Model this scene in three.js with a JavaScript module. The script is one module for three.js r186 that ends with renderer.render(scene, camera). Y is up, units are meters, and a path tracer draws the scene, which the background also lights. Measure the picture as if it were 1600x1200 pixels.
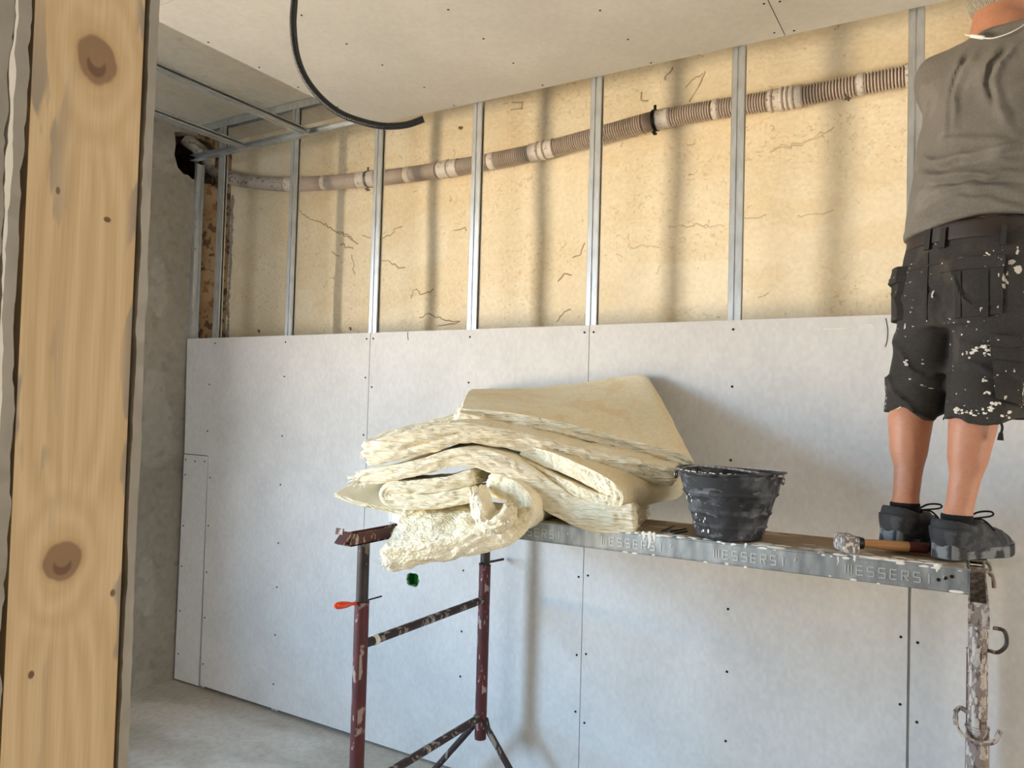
import * as THREE from 'three';
import { mergeGeometries, mergeVertices } from 'three/addons/utils/BufferGeometryUtils.js';
import { RoundedBoxGeometry } from 'three/addons/geometries/RoundedBoxGeometry.js';
import { RectAreaLightUniformsLib } from 'three/addons/lights/RectAreaLightUniformsLib.js';

// ---------------------------------------------------------------- camera, daylight, exposure
const scene = new THREE.Scene();
const FW = new THREE.Vector3(-0.51259, 0.02978, -0.85811).normalize();
const UPV = new THREE.Vector3(-0.00769, 0.9992, 0.03927).normalize();
const EYE = new THREE.Vector3(0, 1.65, 2.91);
const camera = new THREE.PerspectiveCamera(53.13, 4 / 3, 0.05, 60);
camera.position.copy(EYE); camera.up.copy(UPV); camera.lookAt(EYE.clone().add(FW)); camera.updateMatrixWorld();
const renderer = new THREE.WebGLRenderer({ antialias: true });
renderer.toneMapping = THREE.LinearToneMapping;
renderer.toneMappingExposure = 1.78;
renderer.shadowMap.enabled = true;
scene.background = new THREE.Color().setRGB(0.55, 0.72, 1.0);
RectAreaLightUniformsLib.init();
function daylight(name, color, intensity, w, h, pos, towards) {   // daylight entering by a window opening
  const l = new THREE.RectAreaLight(new THREE.Color().setRGB(...color), intensity, w, h);
  l.name = name; l.position.set(...pos); l.lookAt(pos[0] + towards[0], pos[1] + towards[1], pos[2] + towards[2]); scene.add(l);
}
// left-hand window: blue sky above, warm sunlit ground and facade below, seen through the opening
daylight('window_sky_light', [0.38, 0.66, 1.0], 32, 12, 4.2, [-8, 3.75, 9], [0.78, 0, -0.62]);
daylight('window_ground_light', [1.0, 0.80, 0.55], 34, 12, 3.6, [-8, -0.15, 9], [0.78, 0, -0.62]);
// unseen front and right-hand openings, placed to light the left corner and the board
daylight('unseen_front_light', [0.96, 0.93, 0.86], 1.45, 1.98, 2.1, [-2.6, 1.12, 4.98], [0, 0, -1]);
daylight('unseen_right_light', [1.0, 0.90, 0.76], 5.4, 1.5, 1.5, [3.18, 1.75, 1.55], [-1, 0, 0]);

// ---------------------------------------------------------------- helpers
const RIGHT = new THREE.Vector3().crossVectors(FW, UPV).normalize(), UPC = new THREE.Vector3().crossVectors(RIGHT, FW);
const ray = (px, py) => FW.clone().addScaledVector(RIGHT, (px - 800) / 1200).addScaledVector(UPC, (600 - py) / 1200);
const onZ = (px, py, z) => { const r = ray(px, py); return EYE.clone().addScaledVector(r, (z - EYE.z) / r.z); };
const onY = (px, py, y) => { const r = ray(px, py); return EYE.clone().addScaledVector(r, (y - EYE.y) / r.y); };
const onX = (px, py, x) => { const r = ray(px, py); return EYE.clone().addScaledVector(r, (x - EYE.x) / r.x); };
const V = (x, y, z) => new THREE.Vector3(x, y, z);
let seed = 12345;
const rnd = () => { seed = (seed + 0x6d2b79f5) | 0; let t = Math.imul(seed ^ (seed >>> 15), 1 | seed); t = (t + Math.imul(t ^ (t >>> 7), 61 | t)) ^ t; return ((t ^ (t >>> 14)) >>> 0) / 4294967296; };
const rr = (a, b) => a + (b - a) * rnd();
const clamp = (x, a = 0, b = 1) => Math.min(b, Math.max(a, x)), lerp = (a, b, t) => a + (b - a) * t;
const sstep = (a, b, x) => { const t = clamp((x - a) / (b - a)); return t * t * (3 - 2 * t); };
const h3 = (x, y, z) => { let n = Math.imul(x, 374761393) + Math.imul(y, 668265263) + Math.imul(z, 1274126177); n = Math.imul(n ^ (n >>> 13), 1274126177); return ((n ^ (n >>> 16)) >>> 0) / 4294967296; };
function noise3(x, y, z) {
  const xi = Math.floor(x), yi = Math.floor(y), zi = Math.floor(z); let fx = x - xi, fy = y - yi, fz = z - zi;
  fx = fx * fx * (3 - 2 * fx); fy = fy * fy * (3 - 2 * fy); fz = fz * fz * (3 - 2 * fz);
  const a = h3(xi, yi, zi), b = h3(xi + 1, yi, zi), c = h3(xi, yi + 1, zi), d = h3(xi + 1, yi + 1, zi), e = h3(xi, yi, zi + 1), f = h3(xi + 1, yi, zi + 1), g = h3(xi, yi + 1, zi + 1), h = h3(xi + 1, yi + 1, zi + 1);
  const p = a + (b - a) * fx, q = c + (d - c) * fx, r = e + (f - e) * fx, s = g + (h - g) * fx, t = p + (q - p) * fy, u = r + (s - r) * fy; return t + (u - t) * fz;
}
const fbm3 = (x, y, z, o = 4) => { let s = 0, a = 0.5, t = 0; for (let i = 0; i < o; i++) { s += a * noise3(x, y, z); t += a; a *= 0.5; x *= 2.03; y *= 2.03; z *= 2.03; } return s / t; };
// tileable 2-D noise with period p (cells)
function noise2(x, y, p, q, s) {   // x, y >= 0
  const xi = Math.floor(x), yi = Math.floor(y); let fx = x - xi, fy = y - yi; fx = fx * fx * (3 - 2 * fx); fy = fy * fy * (3 - 2 * fy);
  const x0 = xi % p, x1 = (xi + 1) % p, y0 = yi % q, y1 = (yi + 1) % q, a = h3(x0, y0, s), b = h3(x1, y0, s), c = h3(x0, y1, s), d = h3(x1, y1, s), e = a + (b - a) * fx, f = c + (d - c) * fx; return e + (f - e) * fy;
}
const fbm = (u, v, p, q, o, s) => { let r = 0, a = 0.5, t = 0; for (let i = 0; i < o; i++) { r += a * noise2(u * p, v * q, p, q, s + i); t += a; a *= 0.5; p *= 2; q *= 2; } return r / t; };
function dataTex(w, h, f, srgb = true, size = [1, 1], wrap = true) {   // f(u, v) -> [r, g, b] 0..255 or a grey number 0..1
  const d = new Uint8Array(w * h * 4);
  for (let j = 0; j < h; j++) for (let i = 0; i < w; i++) {
    const c = f((i + 0.5) / w, (j + 0.5) / h), k = (j * w + i) * 4;
    if (typeof c === 'number') d[k] = d[k + 1] = d[k + 2] = clamp(c) * 255; else { d[k] = clamp(c[0], 0, 255); d[k + 1] = clamp(c[1], 0, 255); d[k + 2] = clamp(c[2], 0, 255); }
    d[k + 3] = 255;
  }
  const t = new THREE.DataTexture(d, w, h); if (srgb) t.colorSpace = THREE.SRGBColorSpace;
  t.magFilter = THREE.LinearFilter; t.minFilter = THREE.LinearFilter; if (wrap) t.wrapS = t.wrapT = THREE.RepeatWrapping;
  t.repeat.set(1 / size[0], 1 / size[1]); t.needsUpdate = true; return t;
}
const mixc = (a, b, t) => [lerp(a[0], b[0], t), lerp(a[1], b[1], t), lerp(a[2], b[2], t)];
const std = (o) => new THREE.MeshStandardMaterial(o);
// uv in metres from the dominant axis of each face
function metreUV(g) {
  g = g.index ? g.toNonIndexed() : g; const p = g.attributes.position, uv = new Float32Array(p.count * 2), a = V(), b = V(), c = V();
  for (let i = 0; i < p.count; i += 3) {
    a.fromBufferAttribute(p, i); b.fromBufferAttribute(p, i + 1); c.fromBufferAttribute(p, i + 2);
    const n = b.clone().sub(a).cross(c.clone().sub(a)), ax = Math.abs(n.x), ay = Math.abs(n.y), az = Math.abs(n.z);
    [a, b, c].forEach((q, k) => { const w = az >= ax && az >= ay ? [q.x, q.y] : ax >= ay ? [q.z, q.y] : [q.x, q.z]; uv[(i + k) * 2] = w[0]; uv[(i + k) * 2 + 1] = w[1]; });
  }
  g.setAttribute('uv', new THREE.BufferAttribute(uv, 2)); return g;
}
function merge(list) {
  const gs = list.map((g) => { g = g.index ? g.toNonIndexed() : g; for (const k of Object.keys(g.attributes)) if (!['position', 'normal', 'uv'].includes(k)) g.deleteAttribute(k); if (!g.attributes.uv) g.setAttribute('uv', new THREE.BufferAttribute(new Float32Array(g.attributes.position.count * 2), 2)); if (!g.attributes.normal) g.computeVertexNormals(); return g; });
  return gs.length === 1 ? gs[0] : mergeGeometries(gs);
}
const used = {};
const numbered = (n) => { used[n] = (used[n] ?? -1) + 1; return used[n] ? `${n}_${String(used[n]).padStart(3, '0')}` : n; };
function put(name, geo, m, parent, label, uv = true) {   // one named mesh of one or several geometries
  let g = Array.isArray(geo) ? merge(geo) : geo; if (uv) g = metreUV(g);
  const o = new THREE.Mesh(g, m); o.castShadow = o.receiveShadow = true;
  if (parent) { o.name = name; parent.add(o); } else { o.name = numbered(name); scene.add(o); }
  if (label) o.userData.label = label; return o;
}
function thing(name, label, category, pos = [0, 0, 0], group) {
  const o = new THREE.Group(); o.name = numbered(name); o.position.set(...pos); o.userData = { label, category }; if (group) o.userData.group = group; scene.add(o); return o;
}
const tag = (o, label, category, group) => { o.userData.label = label; o.userData.category = category; if (group) o.userData.group = group; return o; };
const structure = (o, label) => { o.userData.kind = 'structure'; if (label) o.userData.label = label; return o; };
const box = (x0, x1, y0, y1, z0, z1) => new THREE.BoxGeometry(x1 - x0, y1 - y0, z1 - z0).translate((x0 + x1) / 2, (y0 + y1) / 2, (z0 + z1) / 2);
const rbox = (w, h, d, r, s = 2) => new RoundedBoxGeometry(w, h, d, s, r);
function rod(a, b, r, r2 = r, seg = 14, open = false) {
  const d = b.clone().sub(a), g = new THREE.CylinderGeometry(r2, r, d.length(), seg, 1, open);
  g.applyQuaternion(new THREE.Quaternion().setFromUnitVectors(V(0, 1, 0), d.clone().normalize())); return g.translate((a.x + b.x) / 2, (a.y + b.y) / 2, (a.z + b.z) / 2);
}
const tube = (pts, r, seg = 40, rad = 8, tension = 0.5) => new THREE.TubeGeometry(new THREE.CatmullRomCurve3(pts, false, 'catmullrom', tension), seg, r, rad);
const shapeOf = (pts) => new THREE.Shape(pts.map(([a, b]) => new THREE.Vector2(a, b)));
const pathOf = (pts) => new THREE.Path(pts.map(([a, b]) => new THREE.Vector2(a, b)));
const extrude = (s, d) => new THREE.ExtrudeGeometry(s, { depth: d, bevelEnabled: false });
// a shape drawn in (z, y), its visible face at x0, going d towards -x
const extrudeZY = (s, x0, d) => extrude(s, d).rotateY(-Math.PI / 2).translate(x0, 0, 0);

// ---------------------------------------------------------------- materials
const M = {};
M.board = std({ roughness: 0.92, map: dataTex(512, 512, (u, v) => { const f = fbm(u, v, 5, 5, 4, 3), g = fbm(u, v, 90, 60, 2, 9); const k = 208 + (f - 0.5) * 20 + (g - 0.5) * 12; return [k, k - 3, k - 8]; }, true, [1.1, 1.1]) });
M.boardEdge = std({ color: 0xd9d4c8, roughness: 0.95 });
M.ceilingBoard = std({ roughness: 0.92, map: dataTex(512, 512, (u, v) => { const f = fbm(u, v, 4, 4, 4, 13), g = fbm(u, v, 80, 80, 2, 19); const k = 207 + (f - 0.5) * 18 + (g - 0.5) * 9; return [k, k - 4, k - 12]; }, true, [1.3, 1.3]) });
M.screw = std({ color: 0x17140f, roughness: 0.6, metalness: 0.4 });
M.cement = std({ roughness: 0.95, map: dataTex(1024, 1024, (u, v) => {
  const f = fbm(u, v, 4, 3, 5, 21), g = fbm(u, v, 60, 60, 3, 29), s = sstep(0.57, 0.66, fbm(u, v, 9, 5, 4, 33)), d = sstep(0.7, 0.78, fbm(u, v, 40, 40, 2, 37));
  let c = mixc([146, 139, 127], [162, 155, 143], f); c = mixc(c, [180, 174, 163], s * 0.4); c = mixc(c, [104, 96, 85], d * 0.15); return c.map((k) => k + (g - 0.5) * 18); }, true, [1.7, 1.7]),
  bumpMap: dataTex(512, 512, (u, v) => fbm(u, v, 6, 5, 6, 41), false, [1.1, 1.1]), bumpScale: 0.004 });
M.slab = std({ roughness: 0.95, map: dataTex(512, 512, (u, v) => { const f = fbm(u, v, 5, 4, 5, 51), g = fbm(u, v, 60, 60, 2, 53), d = sstep(0.73, 0.8, fbm(u, v, 30, 30, 2, 57)); return mixc(mixc([204, 197, 181], [218, 212, 197], f), [145, 134, 118], d * 0.15).map((k) => k + (g - 0.5) * 14); }, true, [1.6, 1.6]) });
M.floor = std({ roughness: 0.9, map: dataTex(1024, 1024, (u, v) => {
  const f = fbm(u, v, 4, 5, 5, 61), s = sstep(0.42, 0.68, fbm(u, v, 3, 6, 5, 67)), g = fbm(u, v, 110, 110, 2, 63), d = sstep(0.72, 0.78, fbm(u, v, 50, 50, 2, 69));
  let c = mixc([172, 164, 150], [196, 189, 177], f); c = mixc(c, [222, 217, 208], s * 0.7); c = mixc(c, [150, 142, 130], d * 0.15); return c.map((k) => k + (g - 0.5) * 20); }, true, [2.1, 2.1]),
  bumpMap: dataTex(512, 512, (u, v) => fbm(u, v, 8, 8, 6, 71), false, [1.2, 1.2]), bumpScale: 0.006 });
M.masonry = std({ roughness: 0.95, map: dataTex(512, 512, (u, v) => {
  const f = fbm(u, v, 6, 6, 5, 81), r = sstep(0.58, 0.7, fbm(u, v, 9, 14, 4, 83)), d = sstep(0.6, 0.7, fbm(u, v, 16, 16, 4, 87));
  let c = mixc([150, 122, 92], [186, 162, 130], f); c = mixc(c, [122, 74, 52], r * 0.6); return mixc(c, [70, 52, 38], d * 0.7); }, true, [0.6, 0.6]),
  bumpMap: dataTex(256, 256, (u, v) => fbm(u, v, 8, 8, 5, 89), false, [0.4, 0.4]), bumpScale: 0.02 });
const spangle = (base, amp, s) => dataTex(256, 256, (u, v) => { const f = fbm(u, v, 20, 12, 3, s), g = fbm(u, v, 5, 3, 3, s + 5); return base.map((k) => k + (f - 0.5) * amp + (g - 0.5) * amp); }, true, [0.35, 0.6]);
M.zinc = std({ metalness: 0.82, roughness: 0.4, map: spangle([204, 208, 210], 36, 101) });
M.deck = std({ metalness: 0.75, roughness: 0.5, map: spangle([158, 162, 162], 56, 111) });
M.steel = std({ color: 0x8d8a86, metalness: 0.9, roughness: 0.4 });
M.blackSteel = std({ color: 0x25221f, metalness: 0.6, roughness: 0.5 });
// trestle tubes: worn maroon paint with cement splashes, and the bare telescoping tubes
const splash = (base, base2, spl, amount, s, size) => dataTex(512, 512, (u, v) => {
  const f = fbm(u, v, 8, 8, 4, s), a = sstep(amount, amount + 0.06, fbm(u, v, 14, 9, 5, s + 3)), b = sstep(0.64, 0.7, fbm(u, v, 24, 12, 4, s + 6));
  let c = mixc(base, base2, f); c = mixc(c, [58, 48, 42], b * 0.6); return mixc(c, spl.map((k) => k + (f - 0.5) * 40), a * 0.85); }, true, size);
M.maroon = std({ roughness: 0.55, map: splash([92, 34, 34], [70, 24, 26], [172, 158, 146], 0.6, 121, [0.3, 0.42]) });
M.crusted = std({ roughness: 0.8, map: splash([122, 108, 100], [146, 132, 122], [190, 181, 170], 0.52, 131, [0.13, 0.16]) });
M.bareTube = std({ roughness: 0.55, metalness: 0.35, map: splash([74, 64, 58], [52, 45, 42], [150, 140, 128], 0.62, 141, [0.3, 0.4]) });
M.rung = std({ roughness: 0.6, metalness: 0.2, map: splash([66, 48, 44], [48, 38, 36], [160, 150, 140], 0.6, 151, [0.25, 0.3]) });
M.barRust = std({ roughness: 0.7, map: splash([94, 44, 38], [68, 36, 32], [184, 168, 152], 0.6, 161, [0.25, 0.3]) });
M.plaster = std({ color: 0xe4ded2, roughness: 0.95 });
M.wool = std({ roughness: 1, map: dataTex(512, 512, (u, v) => { const f = fbm(u, v, 6, 6, 4, 171), g = fbm(u, v, 22, 120, 3, 173), d = sstep(0.52, 0.76, fbm(u, v, 3, 36, 4, 177)); let c = mixc([236, 220, 182], [248, 239, 214], f); c = mixc(c, [210, 190, 152], d * 0.4); return c.map((k) => k + (g - 0.5) * 34); }, true, [0.3, 0.3]),
  bumpMap: dataTex(512, 512, (u, v) => fbm(u, v, 5, 70, 4, 181), false, [0.28, 0.28]), bumpScale: 0.008 });
M.woolFluff = std({ roughness: 1, map: dataTex(512, 512, (u, v) => { const f = fbm(u, v, 5, 5, 4, 175), g = fbm(u, v, 60, 60, 3, 179); return mixc([240, 224, 184], [250, 242, 220], f).map((k) => k + (g - 0.5) * 16); }, true, [0.3, 0.3]), bumpMap: dataTex(512, 512, (u, v) => 0.7 * fbm(u, v, 8, 6, 4, 185) + 0.3 * fbm(u, v, 40, 60, 3, 187), false, [0.28, 0.28]), bumpScale: 0.014 });
M.woolFace = std({ roughness: 0.95, map: dataTex(512, 512, (u, v) => { const f = fbm(u, v, 4, 4, 5, 191), g = fbm(u, v, 60, 60, 2, 193), s = sstep(0.5, 0.7, fbm(u, v, 4, 4, 3, 197)); return mixc(mixc([232, 215, 174], [242, 230, 198], f), [226, 198, 146], s * 0.5).map((k) => k + (g - 0.5) * 18); }, true, [0.45, 0.45]) });
M.woolPale = std({ roughness: 0.95, map: dataTex(512, 512, (u, v) => { const f = fbm(u, v, 5, 5, 5, 195), g = fbm(u, v, 70, 70, 2, 199); return mixc([240, 228, 194], [250, 243, 222], f).map((k) => k + (g - 0.5) * 14); }, true, [0.4, 0.4]) });
M.fibre = std({ color: 0xf6efdc, roughness: 1 });
M.rubber = std({ roughness: 0.7, map: dataTex(512, 512, (u, v) => {
  const f = fbm(u, v, 8, 6, 5, 201), a = sstep(0.42, 0.7, fbm(u, v, 10, 8, 5, 203)), b = sstep(0.66, 0.7, fbm(u, v, 12, 22, 4, 207)), d = sstep(0.66, 0.72, fbm(u, v, 9, 14, 3, 209));
  let c = mixc([28, 29, 31], [48, 49, 52], f); c = mixc(c, [98, 100, 104], a * 0.75); c = mixc(c, [150, 150, 150], b * 0.45); return mixc(c, [14, 14, 15], d * 0.7); }, true, [1, 1]) });
M.pine = null;
M.ply = std({ roughness: 0.85, map: dataTex(512, 256, (u, v) => { const g = fbm(u, v, 4, 60, 4, 221), s = sstep(0.6, 0.68, fbm(u, v, 14, 7, 5, 223)); return mixc(mixc([132, 112, 86], [164, 142, 112], g), [205, 196, 180], s * 0.6); }, true, [0.9, 0.3]) });
M.pipe = std({ roughness: 0.75, map: dataTex(256, 256, (u, v) => { const f = fbm(u, v, 5, 5, 4, 231), d = sstep(0.55, 0.75, fbm(u, v, 8, 6, 4, 233)); return mixc(mixc([198, 182, 168], [216, 203, 190], f), [160, 138, 122], d * 0.5); }, true, [0.4, 0.2]) });
M.sleeve = std({ roughness: 0.6, map: dataTex(256, 256, (u, v) => { const f = fbm(u, v, 6, 6, 4, 241), d = sstep(0.66, 0.74, fbm(u, v, 18, 10, 4, 243)); return mixc(mixc([208, 196, 184], [226, 218, 206], f), [130, 96, 82], d * 0.6); }, true, [0.25, 0.12]) });
M.pipeGrime = std({ roughness: 0.85, map: dataTex(256, 256, (u, v) => { const f = fbm(u, v, 6, 6, 4, 251); return mixc([132, 112, 98], [164, 146, 132], f); }, true, [0.3, 0.15]) });
M.grooveDirtShade = std({ roughness: 1, map: dataTex(128, 128, (u, v) => mixc([110, 88, 72], [140, 118, 100], fbm(u, v, 5, 5, 4, 255)), true, [0.3, 0.15]) });  // brown of the groove dirt, with the shade of the grooves painted in
M.pipeDust = std({ roughness: 0.95, map: dataTex(256, 256, (u, v) => { const f = fbm(u, v, 12, 12, 5, 261), d = sstep(0.55, 0.66, f); return mixc([188, 178, 164], [134, 124, 112], d); }, true, [0.3, 0.15]) });
M.conduit = std({ color: 0x100f0e, roughness: 0.42 });
M.skin = std({ roughness: 0.55, map: dataTex(256, 256, (u, v) => { const f = fbm(u, v, 5, 5, 4, 271), g = fbm(u, v, 40, 40, 2, 273); return mixc([176, 120, 92], [192, 136, 106], f).map((k) => k + (g - 0.5) * 10); }, true, [0.25, 0.25]) });
M.shirt = std({ roughness: 0.95, map: dataTex(512, 512, (u, v) => { const f = fbm(u, v, 6, 6, 4, 281), g = fbm(u, v, 200, 200, 1, 283), s = sstep(0.55, 0.7, fbm(u, v, 5, 6, 4, 287)); const k = 112 + (f - 0.5) * 16 + (g - 0.5) * 12 + s * 10; return [k, k - 5, k - 13]; }, true, [0.5, 0.5]) });
M.shorts = std({ roughness: 0.9, map: dataTex(1024, 1024, (u, v) => {
  const f = fbm(u, v, 6, 6, 4, 291), g = fbm(u, v, 160, 160, 1, 293), w = sstep(0.56, 0.72, fbm(u, v, 7, 5, 4, 297)), p = sstep(0.775, 0.79, fbm(u, v, 22, 15, 4, 299)), q = sstep(0.86, 0.88, fbm(u, v, 60, 60, 2, 303));
  let c = mixc([40, 37, 34], [54, 50, 46], f).map((k) => k + (g - 0.5) * 10); c = mixc(c, [82, 76, 68], w * 0.45); return mixc(c, [222, 214, 200], Math.max(p, q) * 0.85); }, true, [0.62, 0.62]) });
M.shortsTrim = std({ color: 0x2b2825, roughness: 0.9 });
M.belt = std({ color: 0x2a1f19, roughness: 0.6 });
M.sock = std({ color: 0x0d0d10, roughness: 1 });
M.shoe = std({ roughness: 0.75, map: dataTex(256, 256, (u, v) => { const f = fbm(u, v, 5, 7, 4, 311), a = sstep(0.42, 0.7, fbm(u, v, 9, 12, 5, 313)); return mixc(mixc([30, 31, 33], [44, 45, 48], f), [112, 113, 114], a * 0.4); }, true, [0.2, 0.2]) });
M.sole = std({ roughness: 0.85, map: dataTex(256, 256, (u, v) => { const a = sstep(0.45, 0.65, fbm(u, v, 6, 6, 5, 321)); return mixc([46, 48, 50], [150, 152, 150], a * 0.7); }, true, [0.2, 0.2]) });
M.lace = std({ color: 0x131314, roughness: 0.9 });
M.hair = std({ roughness: 0.9, map: dataTex(256, 256, (u, v) => { const g = fbm(u, v, 70, 24, 3, 331); return mixc([120, 112, 98], [206, 198, 182], g); }, true, [0.12, 0.12]), bumpMap: dataTex(256, 256, (u, v) => fbm(u, v, 70, 24, 3, 331), false, [0.12, 0.12]), bumpScale: 0.005 });
M.white = std({ color: 0xf0eee8, roughness: 0.4 });
M.orange = new THREE.MeshPhysicalMaterial({ color: 0xe8420c, roughness: 0.2, clearcoat: 0.5 });
M.green = std({ color: 0x1a7a2a, roughness: 0.45 });
M.handle = std({ roughness: 0.6, map: dataTex(256, 64, (u, v) => { const g = fbm(u, v, 3, 14, 4, 341); return mixc([150, 104, 62], [188, 140, 90], g); }, true, [0.3, 0.06]) });
M.handleRed = std({ color: 0x4e1512, roughness: 0.6 });
M.hammer = std({ roughness: 0.7, metalness: 0.4, map: splash([150, 142, 134], [118, 110, 104], [226, 220, 212], 0.5, 351, [0.08, 0.08]) });
M.crust = std({ color: 0xb9afa2, roughness: 0.95 });
M.pencil = std({ color: 0x4b463e, roughness: 0.9 });
M.chalk = std({ color: 0xefeadf, roughness: 0.95 });

// ---------------------------------------------------------------- the room
const ZB = -0.295, XL = -4.0, XR = 3.0, ZF = 4.8, YC = 3.28;
// old rear wall: cream distemper on uneven, cracked plaster
const OW = 2048, OH = 640, OX = 4.8, OY = 1.45, OY0 = 1.85, crack = new Float32Array(OW * OH);
function dab(x, y, r, a) { for (let j = Math.floor(y - r - 1); j <= y + r + 1; j++) for (let i = Math.floor(x - r - 1); i <= x + r + 1; i++) if (i >= 0 && j >= 0 && i < OW && j < OH) { const d = Math.hypot(i - x, j - y), k = a * clamp(r + 0.7 - d); if (k > crack[j * OW + i]) crack[j * OW + i] = k; } }
function crackLine(pts, r = 0.85, a = 0.72) {
  const q = pts.map(([px, py]) => { const w = onZ(px, py, ZB); return [(w.x - XL) / OX * OW, (w.y - OY0) / OY * OH]; });
  for (let i = 0; i < q.length - 1; i++) { const n = Math.ceil(Math.hypot(q[i + 1][0] - q[i][0], q[i + 1][1] - q[i][1])) * 2; for (let k = 0; k <= n; k++) { const t = k / n, x = lerp(q[i][0], q[i + 1][0], t), y = lerp(q[i][1], q[i + 1][1], t); dab(x + (noise3(x * 0.12, y * 0.12, 7) - 0.5) * 9, y + (noise3(x * 0.12, y * 0.12, 17) - 0.5) * 9, r * lerp(0.5, 1.3, noise3(x * 0.05, y * 0.05, 27)), a); } }
}
[[[467, 330], [480, 338], [495, 345], [515, 354], [530, 364], [545, 372], [560, 381]], [[530, 362], [542, 366], [552, 374]], [[533, 380], [541, 384], [550, 390]], [[568, 371], [580, 371]], [[598, 373], [610, 366], [628, 354]], [[598, 405], [608, 408], [618, 416], [631, 417]],
 [[640, 465], [650, 452], [656, 463], [667, 455], [677, 452]], [[655, 497], [672, 491], [690, 499], [716, 504]], [[708, 361], [720, 358], [731, 357]], [[872, 438], [881, 428], [892, 430]], [[869, 502], [880, 486], [892, 483]], [[1050, 108], [1042, 118], [1038, 128]], [[1101, 115], [1098, 128], [1087, 145], [1078, 158]], [[1098, 117], [1085, 120], [1070, 137]], [[1000, 143], [1001, 160], [1013, 157]], [[798, 174], [815, 171], [816, 160], [800, 161]],
 [[550, 400], [553, 418], [556, 430]], [[520, 394], [530, 401]], [[684, 512], [700, 508], [716, 505]], [[895, 402], [905, 396], [911, 380]]].forEach((c) => crackLine(c));
[[[1045, 356], [1085, 352], [1133, 354]], [[1160, 344], [1180, 342], [1196, 335]], [[1205, 235], [1240, 228], [1290, 212]], [[1210, 232], [1260, 220], [1300, 200]], [[1190, 60], [1230, 52]], [[985, 385], [1030, 388]], [[955, 215], [1010, 208]], [[1245, 340], [1300, 332]]].forEach((c) => crackLine(c, 0.8, 0.35));
for (let i = 0; i < 150; i++) { const x = rr(0.05, 0.98) * OW, y = rr(0.02, 0.97) * OH, m = fbm3(x / 170, y / 110, 3, 3); if (m < 0.5) continue; let a = rr(-0.5, 0.5), px = x, py = y; const n = 4 + rnd() * 14, w = rr(0.1, 0.5); for (let k = 0; k < n; k++) { dab(px, py, rr(0.3, 0.9), w); a += rr(-0.7, 0.7); px += Math.cos(a) * 1.3; py += Math.sin(a) * 1.3; } }
for (let i = 0; i < 260; i++) dab(rnd() * OW, rnd() * OH, rr(0.1, 0.9), rr(0.15, 0.6));
[[404, 518], [546, 514], [720, 200], [1324, 152]].forEach(([px, py]) => { const w = onZ(px, py, ZB); for (let k = 0; k < 9; k++) dab((w.x - XL) / OX * OW + rr(-4, 4), (w.y - OY0) / OY * OH + rr(-3, 3), rr(1, 2.6), 1); });
const flat = (s) => { s.wrapS = s.wrapT = THREE.MirroredRepeatWrapping; return s; };
M.oldWall = std({ roughness: 0.95,
  map: flat(dataTex(OW, OH, (u, v) => {
    const k = crack[Math.floor(v * OH) * OW + Math.floor(u * OW)], f = fbm3(u * 14, v * 5, 1, 5), g = fbm3(u * 420, v * 130, 2, 2), t = sstep(0.52, 0.68, fbm3(u * 22, v * 12, 5, 4)), sp = sstep(0.66, 0.8, fbm3(u * 420, v * 150, 9, 2)) * sstep(0.5, 0.66, fbm3(u * 16, v * 8, 13, 3));
    let c = mixc([236, 218, 182], [246, 233, 204], f); c = mixc(c, [228, 204, 160], t * 0.3); c = mixc(c, [190, 156, 110], sp * 0.3); c = c.map((q) => q + (g - 0.5) * 16); return mixc(c, [104, 74, 46], k * 0.85); }, true, [1, 1])),
  bumpMap: flat(dataTex(1024, 320, (u, v) => clamp(0.5 * fbm3(u * 60, v * 22, 4, 4) + 0.3 * fbm3(u * 170, v * 120, 14, 3) + 0.2 - 0.5 * crack[Math.floor(v * OH) * OW + Math.floor(u * OW)]), false, [1, 1])), bumpScale: 0.009 });
{
  const g = new THREE.PlaneGeometry(XR - XL + 0.35, YC - OY0, 360, 80).translate((XL - 0.35 + XR) / 2, (OY0 + YC) / 2, ZB), p = g.attributes.position, uv = g.attributes.uv;
  for (let i = 0; i < p.count; i++) { const x = p.getX(i), y = p.getY(i); p.setZ(i, ZB + (fbm3(x * 2.2, y * 2.2, 5, 4) - 0.5) * 0.028); uv.setXY(i, (x - XL) / OX, (y - OY0) / OY); }
  g.computeVertexNormals();
  const w = structure(put('wall_back', [box(XL - 0.35, XR + 0.2, 0, YC, ZB - 0.3, ZB - 0.03)], M.slab), 'old rear wall');
  put('old_plaster', g, M.oldWall, w, 'cracked cream plaster', false);
  put('plaster_below', [box(XL - 0.35, XR, 0, OY0, ZB - 0.03, ZB - 0.001)], M.slab, w);
}
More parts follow.
